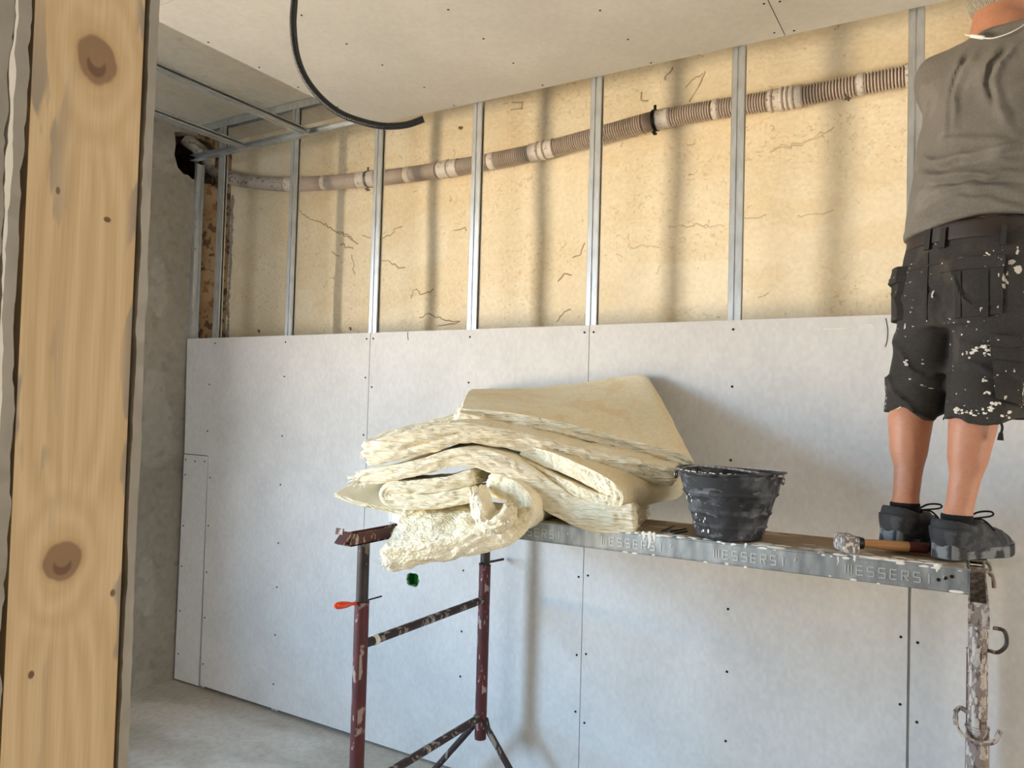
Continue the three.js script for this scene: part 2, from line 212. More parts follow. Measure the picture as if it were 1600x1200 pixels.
// left wall: grey cement render, a broken hole for the pipe, bare masonry behind the lining, a window nearer the photographer
const WIN = { z0: 2.25, z1: 3.4, y0: 0.75, y1: 2.5 };
{
  const winHole = () => pathOf([[WIN.z0, WIN.y0], [WIN.z1, WIN.y0], [WIN.z1, WIN.y1], [WIN.z0, WIN.y1]]);
  const inner = shapeOf([[-0.03, 0], [ZF, 0], [ZF, YC], [-0.03, YC], [-0.03, 3.235], [0.03, 3.225], [0.09, 3.215], [0.13, 3.2], [0.118, 3.13], [0.125, 3.07], [0.1, 3.0], [0.06, 2.972], [0.03, 2.975], [0, 2.958], [-0.03, 2.962]]); inner.holes.push(winHole());
  const outer = shapeOf([[ZB - 0.3, 0], [ZF, 0], [ZF, YC], [ZB - 0.3, YC]]); outer.holes.push(winHole(), pathOf([[-0.27, 2.9], [0.17, 2.9], [0.17, 3.262], [-0.27, 3.262]]));
  const w = structure(put('wall_left', [extrudeZY(inner, XL, 0.12)], M.cement), 'grey cement rendered wall');
  put('outer_leaf', [extrudeZY(outer, XL - 0.12, 0.05)], M.masonry, w);
  put('unseen_cavity', [box(XL - 0.75, XL - 0.7, 2.4, 3.3, -0.4, 0.3), box(XL - 0.75, XL - 0.17, 2.38, 2.42, -0.4, 0.3), box(XL - 0.75, XL - 0.17, 3.27, 3.31, -0.4, 0.3), box(XL - 0.75, XL - 0.17, 2.4, 3.3, -0.42, -0.38), box(XL - 0.75, XL - 0.17, 2.4, 3.3, 0.28, 0.32)], M.masonry, w, 'unseen cavity box that keeps the broken hole dark');  // unseen box, shaped so that the inside of the hole stays dark
  const mas = shapeOf([[-0.03, 0], [-0.03, 2.962], [-0.08, 2.955], [-0.13, 2.965], [-0.18, 2.955], [-0.22, 2.99], [-0.225, 3.08], [-0.2, 3.17], [-0.13, 3.225], [-0.03, 3.235], [-0.03, YC], [ZB - 0.02, YC], [ZB - 0.02, 0]]);
  put('bare_masonry', [extrudeZY(mas, XL - 0.012, 0.1)], M.masonry, w, 'bare brown masonry');
  // ragged rim of the render beside the bare masonry
  const edge = []; for (let i = 0; i < 46; i++) { const y = 2.0 + i * 0.026; if (y > 2.93 && y < 3.24) continue; edge.push(new THREE.IcosahedronGeometry(rr(0.008, 0.016), 1).scale(0.5, 1.5, 1).translate(XL - 0.004, y, -0.03 + rr(-0.004, 0.006))); edge.push(new THREE.IcosahedronGeometry(rr(0.008, 0.017), 1).scale(1, 1.4, 0.5).translate(XL + rr(0.0, 0.012), y + 0.01, ZB + 0.006)); }
  put('ragged_edge', edge, M.cement, w).userData.kind = 'stuff';
  // window frame
  const wf = structure(put('window_1', [box(XL - 0.17, XL - 0.13, WIN.y0, WIN.y1, WIN.z0, WIN.z0 + 0.03), box(XL - 0.17, XL - 0.13, WIN.y0, WIN.y1, WIN.z1 - 0.03, WIN.z1), box(XL - 0.17, XL - 0.13, WIN.y0, WIN.y0 + 0.06, WIN.z0, WIN.z1), box(XL - 0.17, XL - 0.13, WIN.y1 - 0.06, WIN.y1, WIN.z0, WIN.z1)], M.white), 'white window frame');
}
// floor, old ceiling, other walls
structure(put('floor', [box(XL - 0.35, XR + 0.2, -0.2, 0, ZB - 0.3, ZF + 0.2)], M.floor), 'dusty bare concrete floor');
structure(put('ceiling', [box(XL - 0.35, XR + 0.2, YC, YC + 0.25, ZB - 0.3, ZF + 0.2)], M.slab), 'old plastered ceiling slab');
{ const s = shapeOf([[ZB - 0.3, 0], [ZF + 0.2, 0], [ZF + 0.2, YC], [ZB - 0.3, YC]]); s.holes.push(pathOf([[0.75, 0.95], [2.35, 0.95], [2.35, 2.55], [0.75, 2.55]])); structure(put('wall_right', [extrudeZY(s, XR + 0.2, 0.2)], M.slab)); }
{ const s = shapeOf([[XL - 0.35, 0], [XR, 0], [XR, YC], [XL - 0.35, YC]]); s.holes.push(pathOf([[-3.6, 0.05], [-1.6, 0.05], [-1.6, 2.2], [-3.6, 2.2]])); structure(put('wall_front', [extrude(s, 0.2).translate(0, 0, ZF - 0.0)], M.slab)); }
structure(put('added_light_blocker', [box(-4.12, -3.9, -3, 6.5, ZF + 0.2, 15)], M.slab), 'added wall outside that keeps the window lights from the front opening');  // added to stop the left window lights shining in through the front opening
// plasterboard ceiling
function screws(list, r, axis, at) { return list.map(([a, b]) => { const g = new THREE.CylinderGeometry(r, r, 0.002, 8); return axis === 'y' ? g.translate(a, at, b) : g.rotateX(Math.PI / 2).translate(a, b, at); }); }
{
  const w = structure(new THREE.Group(), 'plasterboard ceiling on a metal grid'); w.name = 'ceiling_lining'; scene.add(w);
  const xs = [-2.61, -0.599, 1.41, XR], zs = [0.0, 1.25, 2.45, 3.65, ZF];
  for (let i = 0; i < 3; i++) for (let j = 0; j < 4; j++) {
    const g = 0.0018, b = put('plasterboard_panel', [box(xs[i] + g, xs[i + 1] - g, 3.05, 3.0625, zs[j] + g, zs[j + 1] - g)], M.ceilingBoard, w);
    const l = []; for (let x = xs[i] + 0.03; x < xs[i + 1]; x += 0.488) for (let z = zs[j] + 0.03; z < zs[j + 1]; z += 0.235) l.push([x + rr(-0.012, 0.012), z + rr(-0.02, 0.02)]);
    put('screws', screws(l, 0.0042, 'y', 3.0495), M.screw, b, null, false).userData.kind = 'stuff';
  }
}
// plasterboard lining of the rear wall, 2 m high
{
  const w = structure(new THREE.Group(), 'half-finished plasterboard lining'); w.name = 'wall_lining'; scene.add(w);
  const T = 0.0125, y0 = 0.012, y1 = 2.0;
  const defs = [
    [[[-3.752, y0 + 0.008], [-2.572, y0 + 0.008], [-2.568, y1], [-3.988, y1 + 0.002], [-3.972, 1.325], [-3.757, 1.323]]],
    [[[-3.985, y0], [-3.77, y0], [-3.759, 1.319], [-3.974, 1.32]]],
    [[[-2.568, y0], [-1.373, y0 - 0.002], [-1.37, y1], [-2.565, y1]], true],
    [[[-1.37, y0], [-0.176, y0], [-0.172, y1], [-1.367, y1]]],
    [[[-0.168, y0], [1.03, y0], [1.03, y1], [-0.162, y1]]],
    [[[1.034, y0], [2.23, y0], [2.23, y1], [1.034, y1]]],
    [[[2.234, y0], [XR, y0], [XR, y1], [2.234, y1]]],
  ];
  const holeC = onZ(645, 906, 0);
  defs.forEach(([pts, hole]) => {
    const s = shapeOf(pts); if (hole) { const p = []; for (let i = 0; i < 20; i++) { const a = i / 20 * Math.PI * 2, k = 0.0345 * Math.pow(Math.pow(Math.abs(Math.cos(a)), 5) + Math.pow(Math.abs(Math.sin(a)), 5), -0.2); p.push([holeC.x + Math.cos(a) * k + rr(-0.002, 0.002), holeC.y + Math.sin(a) * k * 0.88 + rr(-0.002, 0.002)]); } s.holes.push(pathOf(p)); }
    const b = put('plasterboard_panel', [extrude(s, T).translate(0, 0, -T)], M.board, w);
    const xa = Math.max(pts[0][0], pts[3][0]) + 0.018, xb = pts[1][0] - 0.018, l = [];
    for (let y = 0.12; y < 2; y += 0.27) { const e = () => y + rr(-0.04, 0.04); if (pts.length === 4 || y < 1.3) l.push([xa, e()]); else l.push([pts[0][0] - 0.02, e()]); if (xb - xa > 0.8) { l.push([xb + 0.0, e()], [(xa + xb) / 2, e()]); } }
    const top = pts.length === 6 ? 1.97 : Math.min(pts[2][1], pts[3][1]) - 0.03; l.push([xa, top], [xb, top], [(xa + xb) / 2, top - 0.005]);
    put('screws', screws(l.filter(([x, y]) => y < top + 0.001), 0.0048, 'z', 0.0006), M.screw, b, null, false).userData.kind = 'stuff';
    if (Math.abs(pts[0][0] + 1.37) < 0.001) {
      const mk = (p, r) => tube(p.map(([a, c]) => onZ(a, c, 0.0008)), r, 14, 4);
      put('pencil_mark', [mk([[1384, 497], [1387, 515], [1386, 532], [1383, 542]], 0.0014)], M.pencil, b);
      put('chalk_mark', [mk([[1286, 514], [1310, 514], [1330, 512]], 0.0028), mk([[1346, 511], [1356, 507], [1368, 511]], 0.0022)], M.chalk, b);
    }
    if (hole) put('pencil_mark', [tube([onZ(637, 519, 0.0008), onZ(637, 526, 0.0008), onZ(638, 531, 0.0008)], 0.0018, 6, 4)], M.pencil, b);
  });
  // green flush box let into the board
  const k = thing('junction_box', 'green plastic flush box let into the plasterboard below the insulation', 'junction box', [holeC.x, holeC.y, -0.03]);
  put('shell', [box(-0.034, 0.034, -0.03, 0.03, -0.02, -0.017), box(-0.034, -0.031, -0.03, 0.03, -0.045, 0.012), box(0.031, 0.034, -0.03, 0.03, -0.045, 0.012), box(-0.034, 0.034, 0.027, 0.03, -0.045, 0.012), box(-0.034, 0.034, -0.03, -0.027, -0.045, 0.012)], M.green, k);
  for (const s of [-1, 1]) put('clip', [box(s * 0.0335 - 0.0035, s * 0.0335 + 0.0035, -0.008, 0.006, 0.012, 0.0325)], M.green, k);
  put('divider', [box(0.008, 0.012, -0.027, 0.027, -0.04, 0.0)], M.green, k);
}
// partition beside the photographer, its edge built up with a pine board
const JX = -0.80;
{
  const w = structure(put('wall_partition', [box(JX - 0.14, JX - 0.03, 0, 3.05, 2.4, ZF)], M.cement), 'end of a rendered partition');
  const rag = (y, s) => (fbm3(y * 22, s, 1, 5) - 0.5) + (fbm3(y * 90, s, 5, 3) - 0.5) * 0.5;
  const strip = (za, zb, sa, sb, amp, d, x1) => { const p = []; for (let i = 0; i <= 420; i++) { const y = i / 420 * 3.05; p.push([za + rag(y, sa) * amp, y]); } for (let i = 420; i >= 0; i--) { const y = i / 420 * 3.05; p.push([zb + rag(y, sb) * amp, y]); } return extrudeZY(shapeOf(p), x1, d); };
  put('render_edge', [strip(2.383, 2.3935, 3, 7, 0.004, 0.15, JX + 0.004)], M.cement, w, 'ragged grey render');
  put('render_coat', [strip(2.519, 2.534, 11, 15, 0.008, 0.04, JX + 0.004), strip(2.538, 2.9, 19, 23, 0.012, 0.04, JX + 0.012)], M.cement, w, 'rough grey render');
  put('render_coat', [strip(2.5345, 2.5375, 27, 31, 0.006, 0.02, JX + 0.013)], M.plaster, w, 'white filler');
  put('render_coat', [box(JX - 0.04, JX + 0.008, 0, 3.05, 2.88, ZF)], M.cement, w);
  // pine board
  const knots = [[2.449, 2.008, 0.022, 0.026, 1], [2.462, 1.48, 0.02, 0.02, 1], [2.483, 1.858, 0.0022, 0.004, 2], [2.406, 1.436, 0.003, 0.004, 2], [2.488, 1.371, 0.003, 0.004, 2], [2.43, 1.0, 0.016, 0.02, 1], [2.43, 1.84, 0.004, 0.003, 2]];
  const z0 = 2.397, z1 = 2.513, BW = 256, BH = 2048, yA = 0.9, yB = 2.5;
  M.pine = std({ roughness: 0.7, map: dataTex(BW, BH, (u, v) => {
    const z = lerp(z0, z1, u), y = lerp(yA, yB, v); let g = z * 1000 + fbm3(z * 14, y * 3, 2, 3) * 34 + Math.sin(y * 2.1) * 6, dark = 0, ringy = 0, ang = 0;
    for (const [kz, ky, a, b, t] of knots) { const dz = z - kz, dy = y - ky, r = Math.hypot(dz / a, dy / b); if (t === 1) { g += 44 * Math.exp(-Math.pow(dz / (a * 2.6), 2) - Math.pow(dy / (b * 4.2), 2)) * Math.sign(dz) * Math.min(1, Math.abs(dz) / a); const e = r + (fbm3(z * 55, y * 55, 6, 3) - 0.5) * 0.3; const cr = Math.hypot(dz / a, (dy + b * 0.28) / b), c2 = Math.hypot(dz / a, (dy - b * 0.05) / b); dark = Math.max(dark, sstep(1.06, 0.86, e) * 0.62 + sstep(0.55, 0.35, cr) * sstep(0.32, 0.5, c2) * 0.5); ringy = Math.max(ringy, sstep(1.35, 1.02, e) * 0.5); } else dark = Math.max(dark, sstep(1.2, 0.7, r) * 1.1); }
    let ring = 0.5 + 0.5 * Math.sin(g * 0.26 + fbm3(z * 60, y * 4, 8, 3) * 5); for (const [kz, ky, a, b, tt] of knots) if (tt === 1) { const r = Math.hypot((z - kz) / a, (y - ky) / (b * 1.5)); ring = lerp(ring, 0.5 + 0.5 * Math.sin(r * 5.5 + fbm3(z * 40, y * 20, 9, 2) * 5), 0.85 * sstep(3.4, 1.6, r)); } const fine = fbm3(z * 900, y * 16, 4, 2);
    let c = mixc([208, 180, 138], [188, 156, 112], ring * 0.6); c = c.map((q) => q + (fine - 0.5) * 14); c = mixc(c, [180, 146, 102], ringy); c = mixc(c, [108, 78, 54], clamp(dark));
    const sm = sstep(0.5, 0.58, fbm3(z * 45, y * 9, 12, 4)), sL = sm * sstep(2.462, 2.505, z) * sstep(0.5, 0.3, Math.abs(y - 1.62)), sR = sstep(0.5, 0.6, fbm3(z * 60, y * 14, 15, 3)) * sstep(2.412, 2.398, z) * 0.9;
    return mixc(c, [138, 128, 116], clamp(Math.max(sL, sR)) * 0.8); }, true, [1, 1]) });
  const t = thing('timber_board', 'knotty pine board set into the rendered end of the partition', 'board', [JX, 0, 0]);
  const g = extrudeZY(shapeOf([[z0, 0], [z1, 0], [z1, 3.05], [z0, 3.05]]), 0, 0.03), p = g.attributes.position, uv = g.attributes.uv;
  for (let i = 0; i < p.count; i++) uv.setXY(i, (p.getZ(i) - z0) / (z1 - z0), (p.getY(i) - yA) / (yB - yA));
  put('plank', g, M.pine, t, null, false);
}

// ---------------------------------------------------------------- metal framework
function cProfile(len, w = 0.049, d = 0.027, t = 0.0014) {   // C section along y from 0, flange facing +z at z = 0
  const g = [], h = w / 2, q = 0.0042, gz = 0.0055;
  g.push(box(-h, -q, 0, len, -t, 0), box(q, h, 0, len, -t, 0), box(-q, q, 0, len, -gz, -gz + t), box(-q - t, -q, 0, len, -gz, -t), box(q, q + t, 0, len, -gz, -t));
  g.push(box(-h, -h + t, 0, len, -d, 0), box(-h, h, 0, len, -d, -d + t), box(h - t, h, 0, len, -0.008, 0), box(h - t, h, 0, len, -d, -d + 0.007));
  return merge(g);
}
const studLabels = ['galvanised C stud beside the broken corner of bare masonry', 'galvanised C stud second from the left wall, below the open ceiling profile', 'galvanised C stud behind the black hanging conduit end', 'galvanised C stud with bright glints, just above the left edge of the leaning insulation sheet', 'galvanised C stud over the plasterboard joint behind the insulation', 'galvanised C stud crossing the pipe, above the bucket', 'galvanised C stud beside the worker in grey shirt'];
const studGeo = metreUV(cProfile(3.235)), loGeo = metreUV(cProfile(3.058));
[-3.757, -3.162, -2.567, -1.972, -1.37, -0.773, -0.168].forEach((x, i) => {
  const s = tag(put('metal_stud', i < 2 ? studGeo : loGeo, M.zinc, null, null, false), studLabels[i], 'metal stud', 'studs of the rear wall lining'); s.position.set(x, 0.003, -0.0132);
});
for (const x of [0.43, 1.03, 1.63, 2.23]) { const s = tag(put('metal_stud', loGeo, M.zinc, null, null, false), 'galvanised C stud on the far side of the worker', 'metal stud', 'studs of the rear wall lining'); s.position.set(x, 0.003, -0.0132); }
{ // edge stud fixed to the left wall, open side to the room
  const s = tag(put('metal_stud', [box(XL + 0.001, XL + 0.0024, 2.0, 3.06, -0.062, -0.0135), box(XL + 0.001, XL + 0.026, 2.0, 3.06, -0.015, -0.0135), box(XL + 0.001, XL + 0.026, 2.0, 3.06, -0.0634, -0.062)], M.zinc), 'galvanised edge channel fixed upright against the grey left wall', 'metal stud');
}
const uChan = (x0, x1, y0, y1, z0, z1, t = 0.0014) => [box(x0, x1, y0, y1, z1 - t, z1), box(x0, x1, y0, y1, z0, z0 + t), box(x0, x1, y1 - t, y1, z0, z1)];
tag(put('metal_track', [...uChan(XL + 0.002, XR, 3.236, 3.278, -0.043, -0.0105)], M.zinc), 'galvanised channel under the old ceiling holding the stud heads', 'metal track');
tag(put('metal_track', [box(XL + 0.002, XR, 3.0655, 3.095, -0.0118, -0.0104), box(XL + 0.002, XR, 3.0935, 3.095, -0.0104, 0.028), box(XL + 0.002, XR, 3.064, 3.0655, -0.0118, 0.024)], M.zinc), 'galvanised perimeter channel running across the studs at ceiling level', 'metal track');
function furring(x, label, z1 = ZF - 0.01) { const g = cProfile(z1 - 0.03, 0.05, 0.027).rotateX(Math.PI / 2); /* y->z, -z->+y */ const o = tag(put('ceiling_profile', g, M.zinc), label, 'ceiling profile', 'profiles of the suspended ceiling'); o.position.set(x, 3.0655, 0.03); return o; }
furring(-3.04, 'open galvanised ceiling profile nearest the plasterboard ceiling edge'); furring(-3.53, 'open galvanised ceiling profile nearest the left wall');
furring(-2.555, 'galvanised ceiling profile screwed along the edge of the plasterboard ceiling');

// ---------------------------------------------------------------- the pipe on the old wall
{
  const ZP = -0.243, R = 0.041;
  const cpt = [onX(290, 216, -4.1).setZ(-0.01), onX(302, 238, -4.03).setZ(-0.12), onZ(326, 262, ZP + 0.01), onZ(362, 278, ZP), onZ(410, 286, ZP), onZ(455, 288, ZP), onZ(520, 285, ZP), onZ(588, 279, ZP), onZ(660, 270, ZP), onZ(742, 257, ZP), onZ(850, 235, ZP), onZ(925, 215, ZP), onZ(1025, 188, ZP), onZ(1150, 166, ZP), onZ(1240, 152, ZP), onZ(1415, 119, ZP), onZ(1500, 104, ZP), V(0.6, 2.93, ZP), V(2.9, 3.0, ZP)];
  const curve = new THREE.CatmullRomCurve3(cpt, false, 'centripetal'); curve.arcLengthDivisions = 800;
  const L = curve.getLength(), N = 3000, table = []; for (let i = 0; i <= N; i++) { const p = curve.getPointAt(i / N), d = p.clone().sub(EYE), k = 1200 / d.dot(FW); table.push(800 + d.dot(RIGHT) * k); }
  const sAt = (px) => { let i = 0; while (i < N && table[i] < px) i++; return i / N * L; };
  function sweep(s0, s1, prof, seg = 18, step = 0.02) {   // prof(s) -> radius
    const ss = []; for (let s = s0; s < s1 - 1e-6; s += step) ss.push(s); ss.push(s1);
    const pos = [], idx = []; ss.forEach((s, i) => { const u = clamp(s / L), c = curve.getPointAt(u), t = curve.getTangentAt(u), a = V(0, 1, 0).cross(t).normalize(), b = t.clone().cross(a), r = prof(s, i);
      for (let k = 0; k <= seg; k++) { const f = k / seg * Math.PI * 2; pos.push(c.x + (a.x * Math.cos(f) + b.x * Math.sin(f)) * r, c.y + (a.y * Math.cos(f) + b.y * Math.sin(f)) * r, c.z + (a.z * Math.cos(f) + b.z * Math.sin(f)) * r); } });
    for (let i = 0; i < ss.length - 1; i++) for (let k = 0; k < seg; k++) { const q = i * (seg + 1) + k; idx.push(q, q + 1, q + seg + 1, q + 1, q + seg + 2, q + seg + 1); }
    const g = new THREE.BufferGeometry(); g.setAttribute('position', new THREE.Float32BufferAttribute(pos, 3)); g.setIndex(idx); g.computeVertexNormals(); return g;
  }
  const t = thing('corrugated_pipe', 'pale corrugated drain pipe running across the old wall behind the studs', 'pipe');
  const corr = (a, b, m = M.pipe, pitch = 0.0108, dep = 0.0065) => { const c = put('corrugated_section', sweep(sAt(a), sAt(b), (s, i) => R - dep * [0, 0, 1, 1][i % 4], 18, pitch / 4), m, t); if (a > 700) put('groove_dirt_shade', sweep(sAt(a), sAt(b), () => R - dep * 0.72, 16, 0.02), M.grooveDirtShade, c, 'brown dirt and painted shade in the grooves'); };
  const plain = (n, a, b, r, m) => { const s0 = sAt(a), s1 = sAt(b); return put(n, sweep(s0, s1, (s) => (s < s0 + 0.002 || s > s1 - 0.002 ? R - 0.004 : r), 20, Math.min(0.03, (s1 - s0 + 1e-6) / 6 > 0.001 ? 0.004 + (s1 - s0) / 40 : 0.002)), m, t); };
  const ribbed = (a, b, m, rings) => { const s0 = sAt(a), s1 = sAt(b); return put('sleeve', sweep(s0, s1, (s) => { const u = (s - s0) / (s1 - s0); return R + 0.0025 + (rings.some((q) => Math.abs(u - q) < 0.03) ? 0.004 : 0) - (rings.some((q) => Math.abs(u - q - 0.06) < 0.025) ? 0.005 : 0); }, 20, 0.0022), m, t); };
  { const s0 = 0, s1 = sAt(448); put('plain_section', sweep(s0, s1, () => R, 18, 0.02), M.pipeDust, t, 'dusty grey pipe'); }
  plain('sleeve', 448, 466, R + 0.003, M.sleeve); corr(466, 505); plain('band', 505, 513, R + 0.001, M.sleeve); corr(513, 559); plain('sleeve', 559, 588, R + 0.003, M.sleeve); corr(588, 634); plain('band', 634, 643, R + 0.001, M.sleeve); corr(643, 684);
  plain('band', 684, 687, R + 0.003, M.pipeGrime); ribbed(687, 717, M.sleeve, [0.5]); corr(717, 764); plain('band', 764, 775, R + 0.001, M.sleeve); corr(775, 829); ribbed(829, 866, M.sleeve, [0.35, 0.6]); corr(866, 1005); plain('plain_section', 1005, 1021, R, M.pipeGrime); plain('sleeve', 1021, 1047, R + 0.002, M.sleeve);
  corr(1047, 1113); plain('band', 1113, 1124, R + 0.001, M.sleeve); corr(1124, 1200); ribbed(1200, 1253, M.sleeve, [0.1, 0.42, 0.56, 0.72]); corr(1253, 1338, M.pipe, 0.0116, 0.009); plain('band', 1338, 1351, R + 0.001, M.sleeve); corr(1351, 1414, M.pipe, 0.0116, 0.009); ribbed(1414, 1475, M.sleeve, [0.3, 0.8]); corr(1475, 1700);
  { const s0 = sAt(1700); put('plain_section', sweep(s0, L, () => R, 18, 0.02), M.pipe, t); }
  const clamp_ = (px, m, r) => { const s = sAt(px), u = s / L, c = curve.getPointAt(u), tg = curve.getTangentAt(u); const c0 = put('clamp', sweep(s - 0.008, s + 0.008, (q, i) => r, 20, 0.008), m, t, m === M.steel ? 'bright steel pipe clamp' : 'dark pipe clamp');
    put('bolt', [rod(V(c.x, c.y - r - 0.02, c.z + 0.01), V(c.x, c.y - r + 0.006, c.z + 0.01), 0.005), new THREE.BoxGeometry(0.012, 0.008, 0.03).translate(c.x, c.y - r - 0.012, c.z + 0.01)], m, c0); put('bolt', [rod(V(c.x, c.y + r - 0.006, c.z + 0.01), V(c.x, c.y + r + 0.016, c.z + 0.01), 0.006)], m, c0); };
  clamp_(576, M.steel, R + 0.006); clamp_(1024, M.blackSteel, R + 0.006);
  put('screw_pin', [rod(onZ(1320, 147, ZP + 0.05), onZ(1326, 157, ZP + 0.09), 0.004)], M.steel, t);
}
// black conduit hanging out of the ceiling
{
  const pts = [[476, -150], [466, -60], [460, 0], [458, 40], [463, 85], [476, 120], [499, 151], [530, 176], [565, 190], [600, 197], [635, 195], [662, 186]].map(([a, b], i) => EYE.clone().addScaledVector(ray(a, b), [2.14, 2.16, 2.18, 2.18, 2.18, 2.18, 2.18, 2.18, 2.18, 2.18, 2.18, 2.18][i]));
  pts[0].y = 3.06;
  const c = new THREE.CatmullRomCurve3(pts), L = c.getLength(), n = Math.floor(L / 0.00165), fr = c.computeFrenetFrames(n, false), pos = [], idx = [], seg = 14;
  for (let i = 0; i <= n; i++) { const p = c.getPointAt(i / n), r = 0.0103 - (i % 3 === 0 ? 0.0018 : 0); for (let k = 0; k <= seg; k++) { const f = k / seg * 6.28319, v = p.clone().addScaledVector(fr.normals[i], Math.cos(f) * r).addScaledVector(fr.binormals[i], Math.sin(f) * r); pos.push(v.x, v.y, v.z); } }
  for (let i = 0; i < n; i++) for (let k = 0; k < seg; k++) { const q = i * (seg + 1) + k; idx.push(q, q + 1, q + seg + 1, q + 1, q + seg + 2, q + seg + 1); }
  const g = new THREE.BufferGeometry(); g.setAttribute('position', new THREE.Float32BufferAttribute(pos, 3)); g.setIndex(idx); g.computeVertexNormals();
  tag(put('conduit', g, M.conduit), 'black corrugated conduit hanging in a loop from the plasterboard ceiling', 'conduit');
}

// ---------------------------------------------------------------- trestles and deck
function trestle(x, zF, zR, label, right) {
  const t = thing('scaffold_trestle', label, 'trestle', [x, 0, 0], undefined), yT = 1.2, split = right ? 0.93 : 0.98;
  const top = [box(-0.021, 0.021, 1.18, 1.184, zR - 0.05, zF + 0.085), box(-0.021, -0.017, 1.18, 1.22, zR - 0.05, zF + 0.085), box(0.017, 0.021, 1.18, 1.22, zR - 0.05, zF + 0.085)];
  const bm = right ? M.crusted : M.barRust, bar = put('top_bar', top, bm, t);
  put('stop_lip', [new THREE.BoxGeometry(0.042, 0.006, 0.05).rotateX(0.75).translate(0, 1.208, zF + 0.1), new THREE.BoxGeometry(0.03, 0.005, 0.02).rotateX(1.4).translate(0, 1.232, zF + 0.118)], bm, bar);
  put('stop_lip', [new THREE.BoxGeometry(0.042, 0.006, 0.05).rotateX(-0.75).translate(0, 1.208, zR - 0.032)], M.barRust, bar);
  for (const z of [zF, zR]) {
    const front = z === zF;
    const leg = put('leg', [rod(V(0, 0.26, z), V(0, split, z), 0.0245, 0.0245, 20), new THREE.TorusGeometry(0.0235, 0.003, 6, 20).rotateX(Math.PI / 2).translate(0, split, z)], right && front ? M.crusted : M.maroon, t, 'worn maroon paint');
    put('telescopic_tube', [rod(V(0, split - 0.02, z), V(0, 1.185, z), 0.0205, 0.0205, 20)], right && front ? M.crusted : M.bareTube, leg, 'bare dark steel tube');
    for (const sx of [-1, 1]) put('foot_strut', [rod(V(sx * 0.02, 0.325, z), V(sx * 0.28, 0.012, z), 0.0135, 0.0135, 12), rod(V(sx * 0.016, 0.345, z), V(sx * 0.03, 0.31, z), 0.018, 0.016, 12), box(sx * 0.28 - 0.03, sx * 0.28 + 0.03, 0, 0.008, z - 0.028, z + 0.028)], M.rung, t);
  }
  for (const y of [0.838, 0.35]) { const r = put('rung', [rod(V(0, y, zR), V(0, y, zF), 0.0155, 0.0155, 16)], M.rung, t); put('cement_collar', [rod(V(0, y, zF - 0.08), V(0, y, zF - 0.06), 0.019, 0.018, 12)], M.plaster, r); put('cement_collar', [rod(V(0, y, lerp(zF, zR, 0.52)), V(0, y, lerp(zF, zR, 0.49)), 0.0165, 0.016, 12)], M.crusted, r); }
  return t;
}
trestle(-1.75, 0.925, 0.162, 'maroon builder\'s trestle under the insulation, an orange screwdriver through its leg');
{
  const t = trestle(0.02, 0.775, 0.075, 'cement-splashed trestle under the worker\'s end of the deck', true);
  const hook = (y, s, r) => put('rebar_hook', [tube([V(-0.045, y + 0.02, 0.775), V(-0.04, y - 0.01, 0.80), V(-0.01, y - 0.028, 0.812), V(0.03, y - 0.025, 0.80), V(0.045, y, 0.785)], r, 24, 8), tube([V(-0.045, y + 0.02, 0.775), V(-0.035, y + 0.028, 0.765), V(-0.02, y + 0.02, 0.76)], r, 10, 8)], M.crusted, t, 'bent cement-crusted pin');
  hook(0.935, 1, 0.0055);
  put('rebar_hook', [tube([V(0.03, 1.165, 0.775), V(0.052, 1.16, 0.772), V(0.056, 1.13, 0.772), V(0.04, 1.11, 0.775), V(0.02, 1.112, 0.78)], 0.0045, 20, 8)], M.bareTube, t);
  const crust = []; for (let i = 0; i < 70; i++) { const a = rr(0, 3.14), y = rr(0.94, 1.19); crust.push(new THREE.IcosahedronGeometry(rr(0.0012, 0.004), 1).scale(1, rr(1, 2.6), 0.45).rotateY(Math.PI / 2 - a).translate(Math.cos(a) * 0.0206, y, 0.775 + Math.sin(a) * 0.0206)); }
  put('cement_crust', crust, M.crust, t).userData.kind = 'stuff';
}
{ // screwdriver used as a pin, and the steel pin in the rear leg
  const s = thing('screwdriver', 'screwdriver with an orange handle pushed through the trestle leg', 'screwdriver', [-1.75, 0.981, 0.925]);
  const prof = [[0.001, 0], [0.006, 0.001], [0.0062, 0.014], [0.005, 0.02], [0.0075, 0.03], [0.011, 0.05], [0.0125, 0.072], [0.0115, 0.09], [0.006, 0.1], [0.0005, 0.1015]].map(([r, y]) => new THREE.Vector2(r, y));
  put('handle', [new THREE.LatheGeometry(prof, 20).rotateX(Math.PI / 2 - 0.12).translate(-0.002, 0.001, 0.026)], M.orange, s, 'orange plastic handle'); put('shaft', [rod(V(0, 0.002, 0.03), V(0, 0, -0.1), 0.0028)], M.blackSteel, s);
  const p = tag(put('steel_pin', [rod(V(-1.752, 0.992, 0.2), V(-1.75, 0.983, 0.015), 0.0052)], M.blackSteel), 'dark steel pin through the rear leg of the trestle', 'pin');
}
